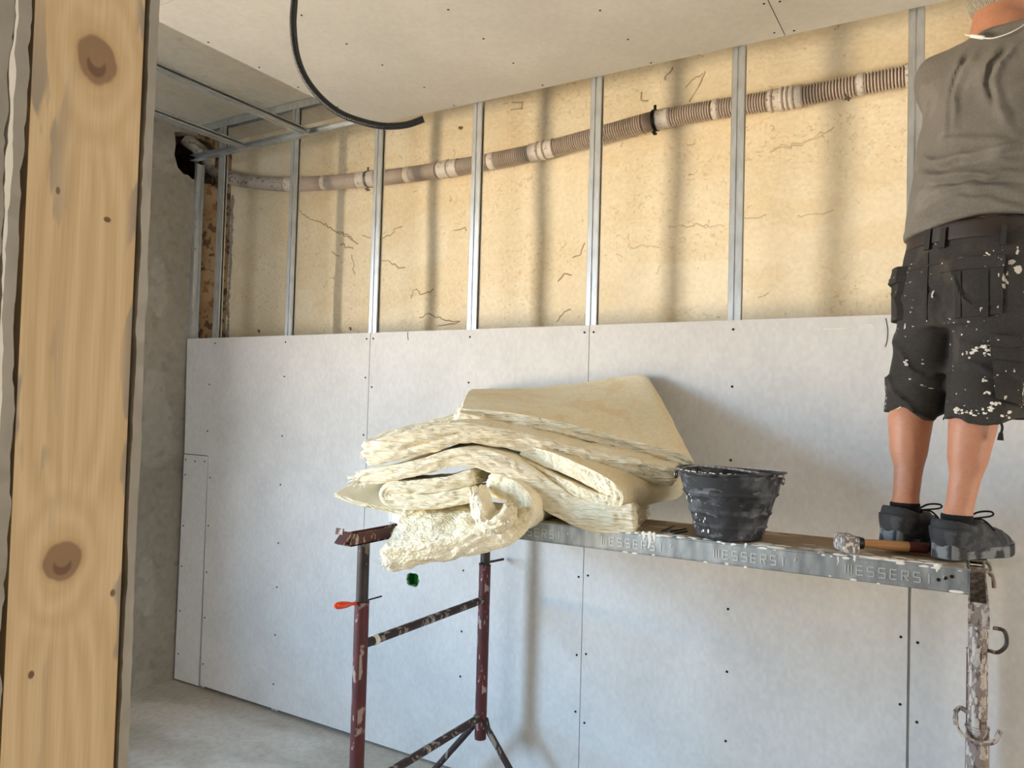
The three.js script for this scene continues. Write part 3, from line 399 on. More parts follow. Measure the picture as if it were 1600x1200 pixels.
// steel deck with a plywood top
const DY = 1.285;
{
  const t = thing('scaffold_deck', 'galvanised steel scaffold deck with stamped lettering, carrying bucket and worker', 'scaffold deck', [-0.9, 1.22, 0.577]); t.rotation.y = 0.022;
  const x0 = -0.9, x1 = 0.897, zf = 0.145, zr = -0.145, H = 0.062;
  put('side_rail', [box(x0, x1, 0, H, zf - 0.003, zf), box(x0, x1, 0, 0.003, zf - 0.025, zf), box(x0, x1, H - 0.003, H, zf - 0.03, zf), rod(V(x0, H - 0.003, zf - 0.003), V(x1, H - 0.003, zf - 0.003), 0.0045, 0.0045, 10), rod(V(x0, 0.003, zf - 0.003), V(x1, 0.003, zf - 0.003), 0.004, 0.004, 10)], M.deck, t);
  put('side_rail', [box(x0, x1, 0, H, zr, zr + 0.003), box(x0, x1, H - 0.003, H, zr, zr + 0.03)], M.deck, t);
  for (const x of [-0.5, 0, 0.5]) put('cross_member', [box(x - 0.02, x + 0.02, 0.02, H - 0.006, zr + 0.003, zf - 0.003)], M.deck, t);
  put('plywood_top', [box(x0 + 0.004, x1 - 0.004, H - 0.008, H + 0.003, zr + 0.012, zf - 0.014)], M.ply, t, 'plaster-stained plywood');
  for (const x of [x0, x1]) put('end_cap', [box(x - 0.002, x + 0.002, 0, H, zr, zf)], M.deck, t);
  for (const z of [-0.08, 0.08]) put('hook', [tube([V(x1 - 0.01, H - 0.012, z), V(x1 + 0.03, H - 0.008, z), V(x1 + 0.052, H - 0.02, z), V(x1 + 0.056, H - 0.05, z)], 0.005, 14, 8), box(x1 - 0.01, x1 + 0.046, H - 0.012, H - 0.006, z - 0.02, z + 0.02)], M.crusted, t);
  // stamped letters, seven-stroke style
  const seg = { t: [0, 1, 1, 1], m: [0, 0.5, 1, 0.5], b: [0, 0, 1, 0], L: [0, 0.5, 0, 1], l: [0, 0, 0, 0.5], R: [1, 0.5, 1, 1], r: [1, 0, 1, 0.5], c: [0.5, 0, 0.5, 1], d: [0.35, 0.5, 1, 0], k: [1, 1, 0.8, 0.7] };
  const chars = { M: 'lLcRr', E: 'tLmlb', S: 'tLmrb', R: 'tLRmld', I: 'c', "'": 'k' };
  const word = (xs, xe, yc) => { const out = [], n = 9, stepx = (xe - xs) / (n - 0.6), cw = stepx * 0.55, ch = 0.024; [...'MESSERSI\''].forEach((ch_, i) => { for (const q of chars[ch_]) { const [a, b, c, d] = seg[q], ax = xs + i * stepx + a * cw, ay = yc - ch / 2 + b * ch, bx = xs + i * stepx + c * cw, by = yc - ch / 2 + d * ch, ln = Math.hypot(bx - ax, by - ay); out.push(new THREE.BoxGeometry(ln, 0.0026, 0.0024).rotateZ(Math.atan2(by - ay, bx - ax)).translate((ax + bx) / 2, (ay + by) / 2, zf + 0.0006)); } }); return out; };
  const words = [[-0.972, -0.757], [-0.628, -0.41], [-0.282, -0.059], [-1.31, -1.09]];
  for (const [a, b] of words) put('stamped_lettering', word(a + 0.9, b + 0.9, 0.028), std({ color: 0xc9cbc8, metalness: 0.6, roughness: 0.45 }), t, 'stamped letters').userData.kind = 'stuff';
  for (const x of [-0.045, -0.03, -0.016]) put('rivet', [new THREE.CylinderGeometry(0.0045, 0.0045, 0.002, 10).rotateX(Math.PI / 2).translate(x1 - 0.02 + x, 0.034 + (x + 0.03) * 0.4, zf + 0.0006)], M.blackSteel, t);
  // splashes of plaster along the edge
  const sp = []; for (let i = 0; i < 110; i++) { const x = rr(-0.15, 0.88); sp.push(new THREE.IcosahedronGeometry(rr(0.004, 0.012), 1).scale(rr(1, 3), 0.32, rr(0.5, 1.2)).translate(x, H + 0.001, rr(zf - 0.05, zf))); }
  const drip = (x, w, h) => { for (let k = 0; k < 7; k++) sp.push(new THREE.IcosahedronGeometry(w * (1 - k * 0.1), 1).scale(1, 1.3, 0.28).translate(x + rr(-0.4, 0.4) * w, H - k * h / 7, zf + 0.0005)); };
  drip(0.08, 0.0075, 0.045); drip(0.062, 0.006, 0.02); drip(0.095, 0.006, 0.02); drip(0.60, 0.003, 0.03); drip(0.64, 0.004, 0.012); drip(0.36, 0.004, 0.008); drip(0.83, 0.005, 0.015); drip(-0.02, 0.006, 0.006);
  for (let i = 0; i < 40; i++) { const x = rr(0.0, 0.88); sp.push(new THREE.IcosahedronGeometry(rr(0.002, 0.005), 1).scale(rr(1, 3), 0.8, 0.35).translate(x, rnd() < 0.7 ? H - rr(0, 0.006) : rr(0, 0.004), zf + 0.0004)); }
  put('plaster_splash', sp, M.plaster, t, 'splashes of white plaster').userData.kind = 'stuff';
}

// ---------------------------------------------------------------- bucket, hammer, sticks
{
  const b = thing('bucket', 'black rubber builder\'s bucket smeared with plaster on the deck', 'bucket', [-0.605, DY, 0.632]); b.rotation.set(0, 0, 0.0);
  const H = 0.197, R0 = 0.092, R1 = 0.146, out = [[0.001, 0], [R0 - 0.006, 0], [R0, 0.004]];
  for (let i = 1; i <= 40; i++) { const t = i / 40, rib = [0.2, 0.42, 0.68].some((q) => Math.abs(t - q) < 0.02) ? 0.004 : 0, step = t > 0.68 ? 0.003 : 0; out.push([lerp(R0, R1, t) + rib + step, t * H * 0.965]); }
  out.push([R1 + 0.008, H * 0.97], [R1 + 0.012, H * 0.985], [R1 + 0.009, H], [R1 + 0.001, H], [R1 - 0.004, H * 0.97]); for (let i = 20; i >= 0; i--) out.push([lerp(R0, R1, i / 20) - 0.005, 0.008 + i / 20 * H * 0.93]); out.push([0.001, 0.008]);
  const g = new THREE.LatheGeometry(out.map(([r, y]) => new THREE.Vector2(r, y)), 72), p = g.attributes.position, uv = g.attributes.uv;
  for (let i = 0; i < p.count; i++) { const x = p.getX(i), y = p.getY(i), z = p.getZ(i), a = Math.atan2(z, x), k = 1 + 0.02 * Math.sin(2 * a + 0.6) * (y / H) + (fbm3(x * 12, y * 12, z * 12, 3) - 0.5) * 0.02; p.setXYZ(i, x * k, y + (y > 0.15 ? 0.004 * Math.sin(a * 2 + 1) : 0), z * k); uv.setXY(i, uv.getX(i) * 2.0, y * 3); }
  g.computeVertexNormals();
  put('pail', g, M.rubber, b, null, false);
  put('handle', [tube([V(-R1 - 0.012, H - 0.012, 0.012), V(-R1 * 0.75, H + 0.004, -0.02), V(-0.02, H + 0.006, 0.02), V(0.07, H + 0.006, 0.09), V(R1 * 0.7, H + 0.003, 0.098), V(R1 + 0.01, H - 0.008, 0.02)], 0.0033, 50, 8)], M.crusted, b, 'wire handle lying on the rim');
  put('lug', [new THREE.TorusGeometry(0.009, 0.0035, 8, 14).rotateY(Math.PI / 2).translate(-R1 - 0.012, H - 0.022, 0.02)], M.steel, b); put('lug', [new THREE.TorusGeometry(0.009, 0.0035, 8, 14).rotateY(Math.PI / 2).translate(R1 + 0.008, H - 0.02, 0.02)], M.steel, b);
  const cr = []; for (let i = 0; i < 120; i++) { const a = rr(0, 6.28), r = R1 + rr(0.0, 0.01); cr.push(new THREE.IcosahedronGeometry(rr(0.001, 0.0035), 0).scale(1.6, 0.5, 1).rotateY(-a + 1.57).translate(Math.cos(a) * r, H * 0.99 + rr(-0.001, 0.002), Math.sin(a) * r)); }
  for (let i = 0; i < 26; i++) { const a = rr(1.9, 3.0), t = rr(0.1, 0.95), r = lerp(R0, R1, t) + 0.001; cr.push(new THREE.IcosahedronGeometry(rr(0.001, 0.004), 0).scale(0.3, rr(1, 2.6), 1).rotateY(-a).translate(Math.cos(a) * r, t * H, Math.sin(a) * r)); }
  put('plaster_crust', cr, M.plaster, b).userData.kind = 'stuff';
}
{
  const h = thing('club_hammer', 'small club hammer with wooden handle lying beside the shoes', 'hammer', [-0.285, DY + 0.003, 0.672]); h.rotation.y = 0.42;
  put('head', [rbox(0.042, 0.042, 0.092, 0.005).translate(0, 0.024, 0.01)], M.hammer, h, 'plaster-spattered steel head');
  const prof = [[0.001, -0.018], [0.012, -0.018], [0.0135, 0.02], [0.011, 0.05], [0.0135, 0.12], [0.0135, 0.16]].map(([r, y]) => new THREE.Vector2(r, y)), prof2 = [[0.0136, 0.16], [0.0145, 0.19], [0.0145, 0.205], [0.011, 0.212], [0.0005, 0.212]].map(([r, y]) => new THREE.Vector2(r, y));
  const hd = put('handle', [new THREE.LatheGeometry(prof, 18).rotateZ(-Math.PI / 2 - 0.035).translate(0, 0.025, 0)], M.handle, h, 'brown wooden handle'); put('grip_end', [new THREE.LatheGeometry(prof2, 18).rotateZ(-Math.PI / 2 - 0.035).translate(0, 0.025, 0)], M.handleRed, hd, 'dark red end');
  put('collar', [rod(V(0.02, 0.024, 0), V(0.046, 0.023, 0), 0.019, 0.015, 14)], M.blackSteel, h);
}
[[[1034, 830], [1053, 822]], [[1046, 831], [1072, 826]], [[1052, 834], [1074, 830]]].forEach(([a, b]) => tag(put('stick', [rod(onY(...a, DY + 0.007), onY(...b, DY + 0.007), 0.0034, 0.0024, 8)], M.blackSteel), 'short dark stick lying on the deck behind the bucket', 'stick', 'sticks beside the bucket'));

// ---------------------------------------------------------------- insulation batts
const cr1 = (a, b, c, d, t) => 0.5 * (2 * b + (c - a) * t + (2 * a - 5 * b + 4 * c - d) * t * t + (3 * b - a - 3 * c + d) * t * t * t);
function crv(pts, u) { const n = pts.length - 1, s = clamp(u) * n, i = Math.min(n - 1, Math.floor(s)), t = s - i, p = (k) => pts[clamp(k, 0, n)], q = [p(i - 1), p(i), p(i + 1), p(i + 2)]; if (i === 0) q[0] = q[1].clone().multiplyScalar(2).sub(q[2]); if (i === n - 1) q[3] = q[2].clone().multiplyScalar(2).sub(q[1]); return V(cr1(q[0].x, q[1].x, q[2].x, q[3].x, t), cr1(q[0].y, q[1].y, q[2].y, q[3].y, t), cr1(q[0].z, q[1].z, q[2].z, q[3].z, t)); }
// rails: lists of [px, py, z] of equal length, from the front edge to the back edge; th: thickness.  Two faces and a raw, fibrous rim.
function battGeo(rails, th, o = {}) {
  const nu = o.nu || 130, nv = o.nv || 40, R = rails.map((r) => r.map(([a, b, c]) => onZ(a, b, c))), rough = o.rough ?? 0.004, sd = o.seed || 1, nt = 12, taper = o.taper || (() => 1);
  const S = (u, v) => crv(R.map((r) => crv(r, u)), v);
  const faces = [[], []], info = [];
  for (let j = 0; j <= nv; j++) for (let i = 0; i <= nu; i++) {
    const u = i / nu, v = j / nv, e = 0.004, p = S(u, v);
    const du = S(Math.min(1, u + e), v).sub(S(Math.max(0, u - e), v)).normalize(), dv = S(u, Math.min(1, v + e)).sub(S(u, Math.max(0, v - e))).normalize(), n = dv.clone().cross(du).normalize();
    const puff = (0.84 + 0.32 * fbm3(p.x * 8 + sd, p.y * 8, p.z * 8, 3)) * taper(u, v), pt = [];
    for (const s of [0, 1]) { const sg = s ? -1 : 1, f = (fbm3(p.x * 22 + sd * 7, p.y * 22 + s * 9, p.z * 22, 4) - 0.5) * rough * 2 * ((o.smooth && s === (o.up ?? 0)) ? 0.3 : 1), c = p.clone().addScaledVector(n, sg * (th * 0.5 * puff + f)); faces[s].push(c.x, c.y, c.z); pt.push(c); }
    info.push([pt, du, dv]);
  }
  const np = (nu + 1) * (nv + 1), row = nu + 1, fi = [];
  for (let j = 0; j < nv; j++) for (let i = 0; i < nu; i++) { const a = j * row + i; fi.push(a, a + row, a + 1, a + 1, a + row, a + row + 1); fi.push(np + a, np + a + 1, np + a + row, np + a + 1, np + a + row + 1, np + a + row); }
  const face = new THREE.BufferGeometry(); face.setAttribute('position', new THREE.Float32BufferAttribute([...faces[0], ...faces[1]], 3)); face.setIndex(fi); face.computeVertexNormals();
  // the rim, walked once round
  const loop = []; for (let i = 0; i < nu; i++) loop.push([i, 0]); for (let j = 0; j < nv; j++) loop.push([nu, j]); for (let i = nu; i > 0; i--) loop.push([i, nv]); for (let j = nv; j > 0; j--) loop.push([0, j]);
  const rp = [], ri = [], m = loop.length; let arc = 0, last = null;
  loop.forEach(([i, j]) => { const [pt, du, dv] = info[j * row + i], out = V(); if (j === 0) out.sub(dv); if (j === nv) out.add(dv); if (i === 0) out.sub(du); if (i === nu) out.add(du); out.normalize(); if (last) arc += last.distanceTo(pt[0]); last = pt[0]; const fr = (i === 0 ? (o.frayed || 1) : 1);
    for (let k = 0; k <= nt; k++) { const t = k / nt, b = Math.sin(Math.PI * t), strand = noise3(arc * 22, k * 0.9 + sd * 5, sd) * 0.55 + noise3(arc * 60, k * 2.3, sd + 4) * 0.45, c = pt[0].clone().lerp(pt[1], t).addScaledVector(out, b > 0.01 ? Math.sqrt(b) * (o.bulge ?? 0.006) + (strand - 0.5) * 0.02 * fr * Math.min(1, b * 3) : 0); if (o.split && b > 0.01 && j === 0) c.addScaledVector(out, -0.014 * Math.exp(-Math.pow((t - 0.5 - (noise3(arc * 5, 3, sd) - 0.5) * 0.3) / 0.09, 2)) * sstep(0.4, 0.6, noise3(arc * 9, 9, sd))); rp.push(c.x, c.y, c.z); } });
  for (let q = 0; q < m; q++) for (let k = 0; k < nt; k++) { const a = q * (nt + 1) + k, b = ((q + 1) % m) * (nt + 1) + k; ri.push(a, b, a + 1, b, b + 1, a + 1); }
  const rim = new THREE.BufferGeometry(); rim.setAttribute('position', new THREE.Float32BufferAttribute(rp, 3)); rim.setIndex(ri); rim.computeVertexNormals();
  return { face, rim, S };
}
function tufts(parent, S, list, n, len) {   // loose fibres at torn ends
  const gs = []; for (let i = 0; i < n; i++) { const [u, v, dx, dy, dz] = list[i % list.length], p = S(clamp(u + rr(-0.03, 0.03)), clamp(v + rr(-0.2, 0.2))), d = V(dx + rr(-0.5, 0.5), dy + rr(-0.5, 0.5), dz + rr(-0.4, 0.4)).normalize(), l = len * rr(0.4, 1.2), m = p.clone().addScaledVector(d, l * 0.5).add(V(rr(-0.004, 0.004), rr(-0.004, 0.004), rr(-0.004, 0.004)));
    gs.push(new THREE.TubeGeometry(new THREE.CatmullRomCurve3([p.clone().add(V(rr(-0.01, 0.01), rr(-0.025, 0.025), 0)), m, m.clone().addScaledVector(d, l * 0.5).add(V(0, rr(-0.012, 0.004), 0))]), 4, rr(0.0006, 0.0022), 4)); }
  put('loose_fibres', gs, M.fibre, parent, 'frayed white fibres').userData.kind = 'stuff';
}
function batt(label, rails, th, o = {}) {
  const t = thing('insulation_batt', label, 'insulation', [0, 0, 0], 'heap of wool insulation'), g = battGeo(rails, th, o);
  put('fleece_face', g.face, o.mat || M.woolPale, t); put('raw_edge', g.rim, o.edge || M.wool, t, 'fibrous raw edge'); if (o.tufts) tufts(t, g.S, o.tufts, o.n || 60, o.len || 0.03); return t;
}
// flat sheet poking out at the left over the trestle bar
batt('flat pale insulation sheet with a pointed corner jutting past the trestle bar', [[[524, 774, 0.8], [570, 789, 0.78], [640, 803, 0.74], [740, 812, 0.68]], [[560, 752, 0.62], [600, 762, 0.60], [660, 780, 0.58], [750, 792, 0.55]], [[600, 738, 0.45], [640, 750, 0.43], [700, 765, 0.42], [760, 772, 0.4]]], 0.016, { rough: 0.002, seed: 3, bulge: 0.002, nu: 60, nv: 30 });
// lowest batt: hangs over the front, then curls up and back
batt('lowest insulation batt, drooping in front of the trestle with a curled right side', [
  [[604, 878, 0.97], [650, 868, 0.95], [705, 858, 0.92], [760, 842, 0.88], [806, 818, 0.84], [818, 790, 0.80], [800, 770, 0.78], [765, 757, 0.77]],
  [[624, 838, 0.86], [672, 832, 0.84], [724, 826, 0.81], [785, 820, 0.76], [832, 804, 0.71], [842, 778, 0.68], [822, 757, 0.66], [788, 745, 0.65]],
  [[642, 806, 0.72], [692, 803, 0.70], [742, 801, 0.68], [810, 802, 0.62], [858, 796, 0.57], [866, 772, 0.54], [846, 748, 0.53], [812, 737, 0.52]]], 0.078, { rough: 0.012, seed: 5, mat: M.woolFluff, edge: M.woolFluff, frayed: 2.2, bulge: 0.01, nv: 60, tufts: [[0.0, 0.1, -0.6, -0.1, 0.5], [0.0, 0.5, -1, 0, 0.2], [0.03, 0.02, -0.5, -0.4, 0.4]], n: 130, len: 0.026 });
// torn knot of wool on it
batt('torn knot of white wool sticking out between the folded batts', [[[742, 768, 0.86], [746, 798, 0.91], [760, 822, 0.93], [786, 818, 0.92], [798, 800, 0.89]], [[752, 764, 0.80], [764, 790, 0.84], [774, 812, 0.86], [792, 804, 0.85], [800, 794, 0.84]]], 0.045, { nu: 60, nv: 24, rough: 0.014, seed: 7, mat: M.woolFluff, edge: M.woolFluff, frayed: 3, bulge: 0.012, tufts: [[0.6, 0.1, 0.2, -0.8, 0.6], [0.8, 0.1, 0.8, 0, 0.4], [0.5, 0.2, -0.3, -0.8, 0.4]], n: 110, len: 0.022 });
// short doubled batt at the left
batt('short doubled batt with a rounded white end above the drooping batt', [
  [[738, 772, 0.80], [690, 782, 0.82], [640, 785, 0.84], [612, 782, 0.85], [604, 772, 0.852], [614, 763, 0.85], [640, 762, 0.84], [695, 757, 0.81], [738, 745, 0.78]],
  [[762, 765, 0.60], [715, 772, 0.62], [668, 776, 0.64], [642, 772, 0.65], [635, 763, 0.652], [644, 755, 0.65], [668, 753, 0.64], [720, 748, 0.61], [764, 738, 0.58]]], 0.05, { rough: 0.004, seed: 9, bulge: 0.008, nu: 110 });
// long arched batt running down to the deck
batt('long arched batt bending down to rest on the steel deck', [
  [[560, 748, 0.87], [602, 742, 0.86], [660, 729, 0.84], [715, 714, 0.81], [768, 722, 0.78], [822, 748, 0.75], [870, 785, 0.735], [915, 805, 0.73], [960, 811, 0.725], [990, 810, 0.72]],
  [[582, 742, 0.68], [622, 735, 0.67], [677, 722, 0.65], [730, 705, 0.63], [785, 708, 0.60], [838, 734, 0.57], [888, 771, 0.55], [932, 792, 0.54], [974, 798, 0.53], [1003, 797, 0.52]],
  [[602, 735, 0.50], [642, 727, 0.49], [692, 713, 0.48], [745, 697, 0.47], [798, 700, 0.45], [852, 724, 0.42], [900, 760, 0.41], [944, 782, 0.40], [986, 788, 0.40], [1012, 788, 0.40]]], 0.084, { rough: 0.004, seed: 11, frayed: 1.8, bulge: 0.007, tufts: [[0.0, 0.1, -1, -0.2, 0.2], [0.0, 0.4, -1, -0.1, 0], [0.01, 0, -0.7, -0.5, 0.5]], n: 130, len: 0.04, taper: (u) => 0.62 + 0.42 * sstep(0.28, 0.6, u) });
// folded batt whose rounded fold points to the bucket
batt('folded batt with a rounded open end showing white fibres beside the bucket', [
  [[796, 722, 0.71], [850, 746, 0.71], [905, 773, 0.72], [942, 787, 0.725], [958, 785, 0.726], [960, 772, 0.725], [932, 752, 0.715], [875, 725, 0.70], [815, 706, 0.69]],
  [[846, 712, 0.5], [902, 734, 0.5], [962, 760, 0.5], [1002, 776, 0.5], [1018, 772, 0.5], [1016, 755, 0.5], [982, 734, 0.5], [925, 710, 0.49], [862, 695, 0.48]],
  [[886, 706, 0.32], [942, 728, 0.32], [1002, 752, 0.32], [1042, 768, 0.32], [1058, 762, 0.32], [1056, 742, 0.32], [1020, 722, 0.32], [965, 700, 0.32], [896, 688, 0.32]]], 0.052, { rough: 0.004, seed: 13, mat: M.woolFace, edge: M.woolFluff, smooth: true, bulge: 0.004, frayed: 2 });
// batt with the drooping left end
batt('thick batt whose frayed left end droops, lying under the top sheet', [
  [[572, 709, 0.87], [612, 701, 0.86], [662, 690, 0.83], [714, 677, 0.79], [780, 684, 0.74], [860, 702, 0.68], [940, 721, 0.62], [1005, 736, 0.57], [1052, 745, 0.53]],
  [[598, 697, 0.66], [642, 686, 0.65], [692, 674, 0.62], [744, 664, 0.58], [807, 672, 0.54], [882, 690, 0.48], [957, 707, 0.43], [1020, 722, 0.39], [1062, 732, 0.36]],
  [[626, 687, 0.45], [670, 676, 0.44], [717, 664, 0.42], [770, 655, 0.4], [832, 662, 0.36], [902, 680, 0.31], [972, 696, 0.27], [1035, 712, 0.24], [1072, 722, 0.22]]], 0.092, { rough: 0.007, seed: 17, mat: M.woolFluff, frayed: 2, bulge: 0.01, split: true, tufts: [[0.0, 0.1, -1, -0.1, 0.2], [0.0, 0.5, -1, 0.2, 0]], n: 100, len: 0.03, taper: (u) => 1 - 0.32 * sstep(0.2, 0.45, u) });
// top sheet: folded at its right, leaning against the plasterboard
batt('top sheet of tan-faced insulation folded at the right and leaning on the plasterboard', [
  [[726, 672, 0.62], [800, 678, 0.58], [880, 696, 0.54], [960, 716, 0.49], [1028, 733, 0.44], [1070, 738, 0.42], [1079, 728, 0.42], [1048, 713, 0.43], [965, 692, 0.48], [880, 670, 0.54], [800, 655, 0.59], [722, 648, 0.63]],
  [[730, 655, 0.42], [805, 662, 0.4], [880, 674, 0.37], [955, 688, 0.33], [1015, 698, 0.29], [1046, 694, 0.27], [1050, 672, 0.265], [1012, 656, 0.27], [945, 645, 0.31], [870, 638, 0.35], [800, 632, 0.39], [728, 628, 0.42]],
  [[740, 640, 0.1], [812, 644, 0.1], [882, 645, 0.1], [945, 642, 0.09], [992, 632, 0.08], [1010, 615, 0.075], [1010, 592, 0.05], [980, 592, 0.05], [930, 599, 0.05], [868, 607, 0.05], [802, 611, 0.055], [738, 612, 0.06]]], 0.046, { rough: 0.003, seed: 19, nu: 200, nv: 50, mat: M.woolFace, smooth: true, bulge: 0.003, split: true, taper: (u, v) => (1 - 0.45 * sstep(0.75, 1, v)) * (1 - 0.5 * Math.exp(-Math.pow((u - 0.47) / 0.09, 2))) });
batt('end of a rolled batt tucked under the left edge of the top sheet', [[[716, 656, 0.68], [732, 660, 0.67], [750, 663, 0.66]], [[722, 648, 0.58], [738, 650, 0.57], [756, 654, 0.56]]], 0.055, { nu: 40, nv: 24, rough: 0.007, seed: 23, mat: M.woolFluff, edge: M.woolFluff, bulge: 0.014, frayed: 2 });

// ---------------------------------------------------------------- the worker
const smin = (a, b, k) => { const h = Math.max(k - Math.abs(a - b), 0) / k; return Math.min(a, b) - h * h * k * 0.25; };
const smax = (a, b, k) => -smin(-a, -b, k);
function cap(p, a, b, r1, r2) { const bx = b.x - a.x, by = b.y - a.y, bz = b.z - a.z, px = p.x - a.x, py = p.y - a.y, pz = p.z - a.z, h = clamp((px * bx + py * by + pz * bz) / (bx * bx + by * by + bz * bz + 1e-12)); return Math.hypot(px - bx * h, py - by * h, pz - bz * h) - lerp(r1, r2, h); }
function nets(f, lo, hi, cell) {   // naive surface nets
  const nx = Math.ceil((hi.x - lo.x) / cell) + 1, ny = Math.ceil((hi.y - lo.y) / cell) + 1, nz = Math.ceil((hi.z - lo.z) / cell) + 1, d = new Float32Array(nx * ny * nz), p = V();
  for (let k = 0, q = 0; k < nz; k++) for (let j = 0; j < ny; j++) for (let i = 0; i < nx; i++, q++) { p.set(lo.x + i * cell, lo.y + j * cell, lo.z + k * cell); d[q] = f(p); }
  const id = new Int32Array(nx * ny * nz).fill(-1), pos = [], idx = [], sx = 1, sy = nx, sz = nx * ny, off = [0, sx, sy, sx + sy, sz, sx + sz, sy + sz, sx + sy + sz], E = [[0, 1], [2, 3], [4, 5], [6, 7], [0, 2], [1, 3], [4, 6], [5, 7], [0, 4], [1, 5], [2, 6], [3, 7]];
  for (let k = 0; k < nz - 1; k++) for (let j = 0; j < ny - 1; j++) for (let i = 0; i < nx - 1; i++) {
    const q = i + j * sy + k * sz; let m = 0; for (let c = 0; c < 8; c++) if (d[q + off[c]] < 0) m |= 1 << c; if (m === 0 || m === 255) continue;
    let n = 0, x = 0, y = 0, z = 0; for (const [a, b] of E) { const da = d[q + off[a]], db = d[q + off[b]]; if ((da < 0) === (db < 0)) continue; const t = da / (da - db); x += lerp(a & 1, b & 1, t); y += lerp((a >> 1) & 1, (b >> 1) & 1, t); z += lerp(a >> 2, b >> 2, t); n++; }
    id[q] = pos.length / 3; pos.push(lo.x + (i + x / n) * cell, lo.y + (j + y / n) * cell, lo.z + (k + z / n) * cell);
  }
  const quad = (a, b, c, e, flip) => { if (a < 0 || b < 0 || c < 0 || e < 0) return; flip ? idx.push(a, c, b, b, c, e) : idx.push(a, b, c, b, e, c); };
  for (let k = 1; k < nz - 1; k++) for (let j = 1; j < ny - 1; j++) for (let i = 1; i < nx - 1; i++) {
    const q = i + j * sy + k * sz, s = d[q] < 0;
    if (s !== d[q + sx] < 0) quad(id[q - sy - sz], id[q - sz], id[q - sy], id[q], !s);
    if (s !== d[q + sy] < 0) quad(id[q - sx - sz], id[q - sz], id[q - sx], id[q], s);
    if (s !== d[q + sz] < 0) quad(id[q - sx - sy], id[q - sy], id[q - sx], id[q], !s);
  }
  const g = new THREE.BufferGeometry(); g.setAttribute('position', new THREE.Float32BufferAttribute(pos, 3)); g.setIndex(idx); g.computeVertexNormals(); return g;
}
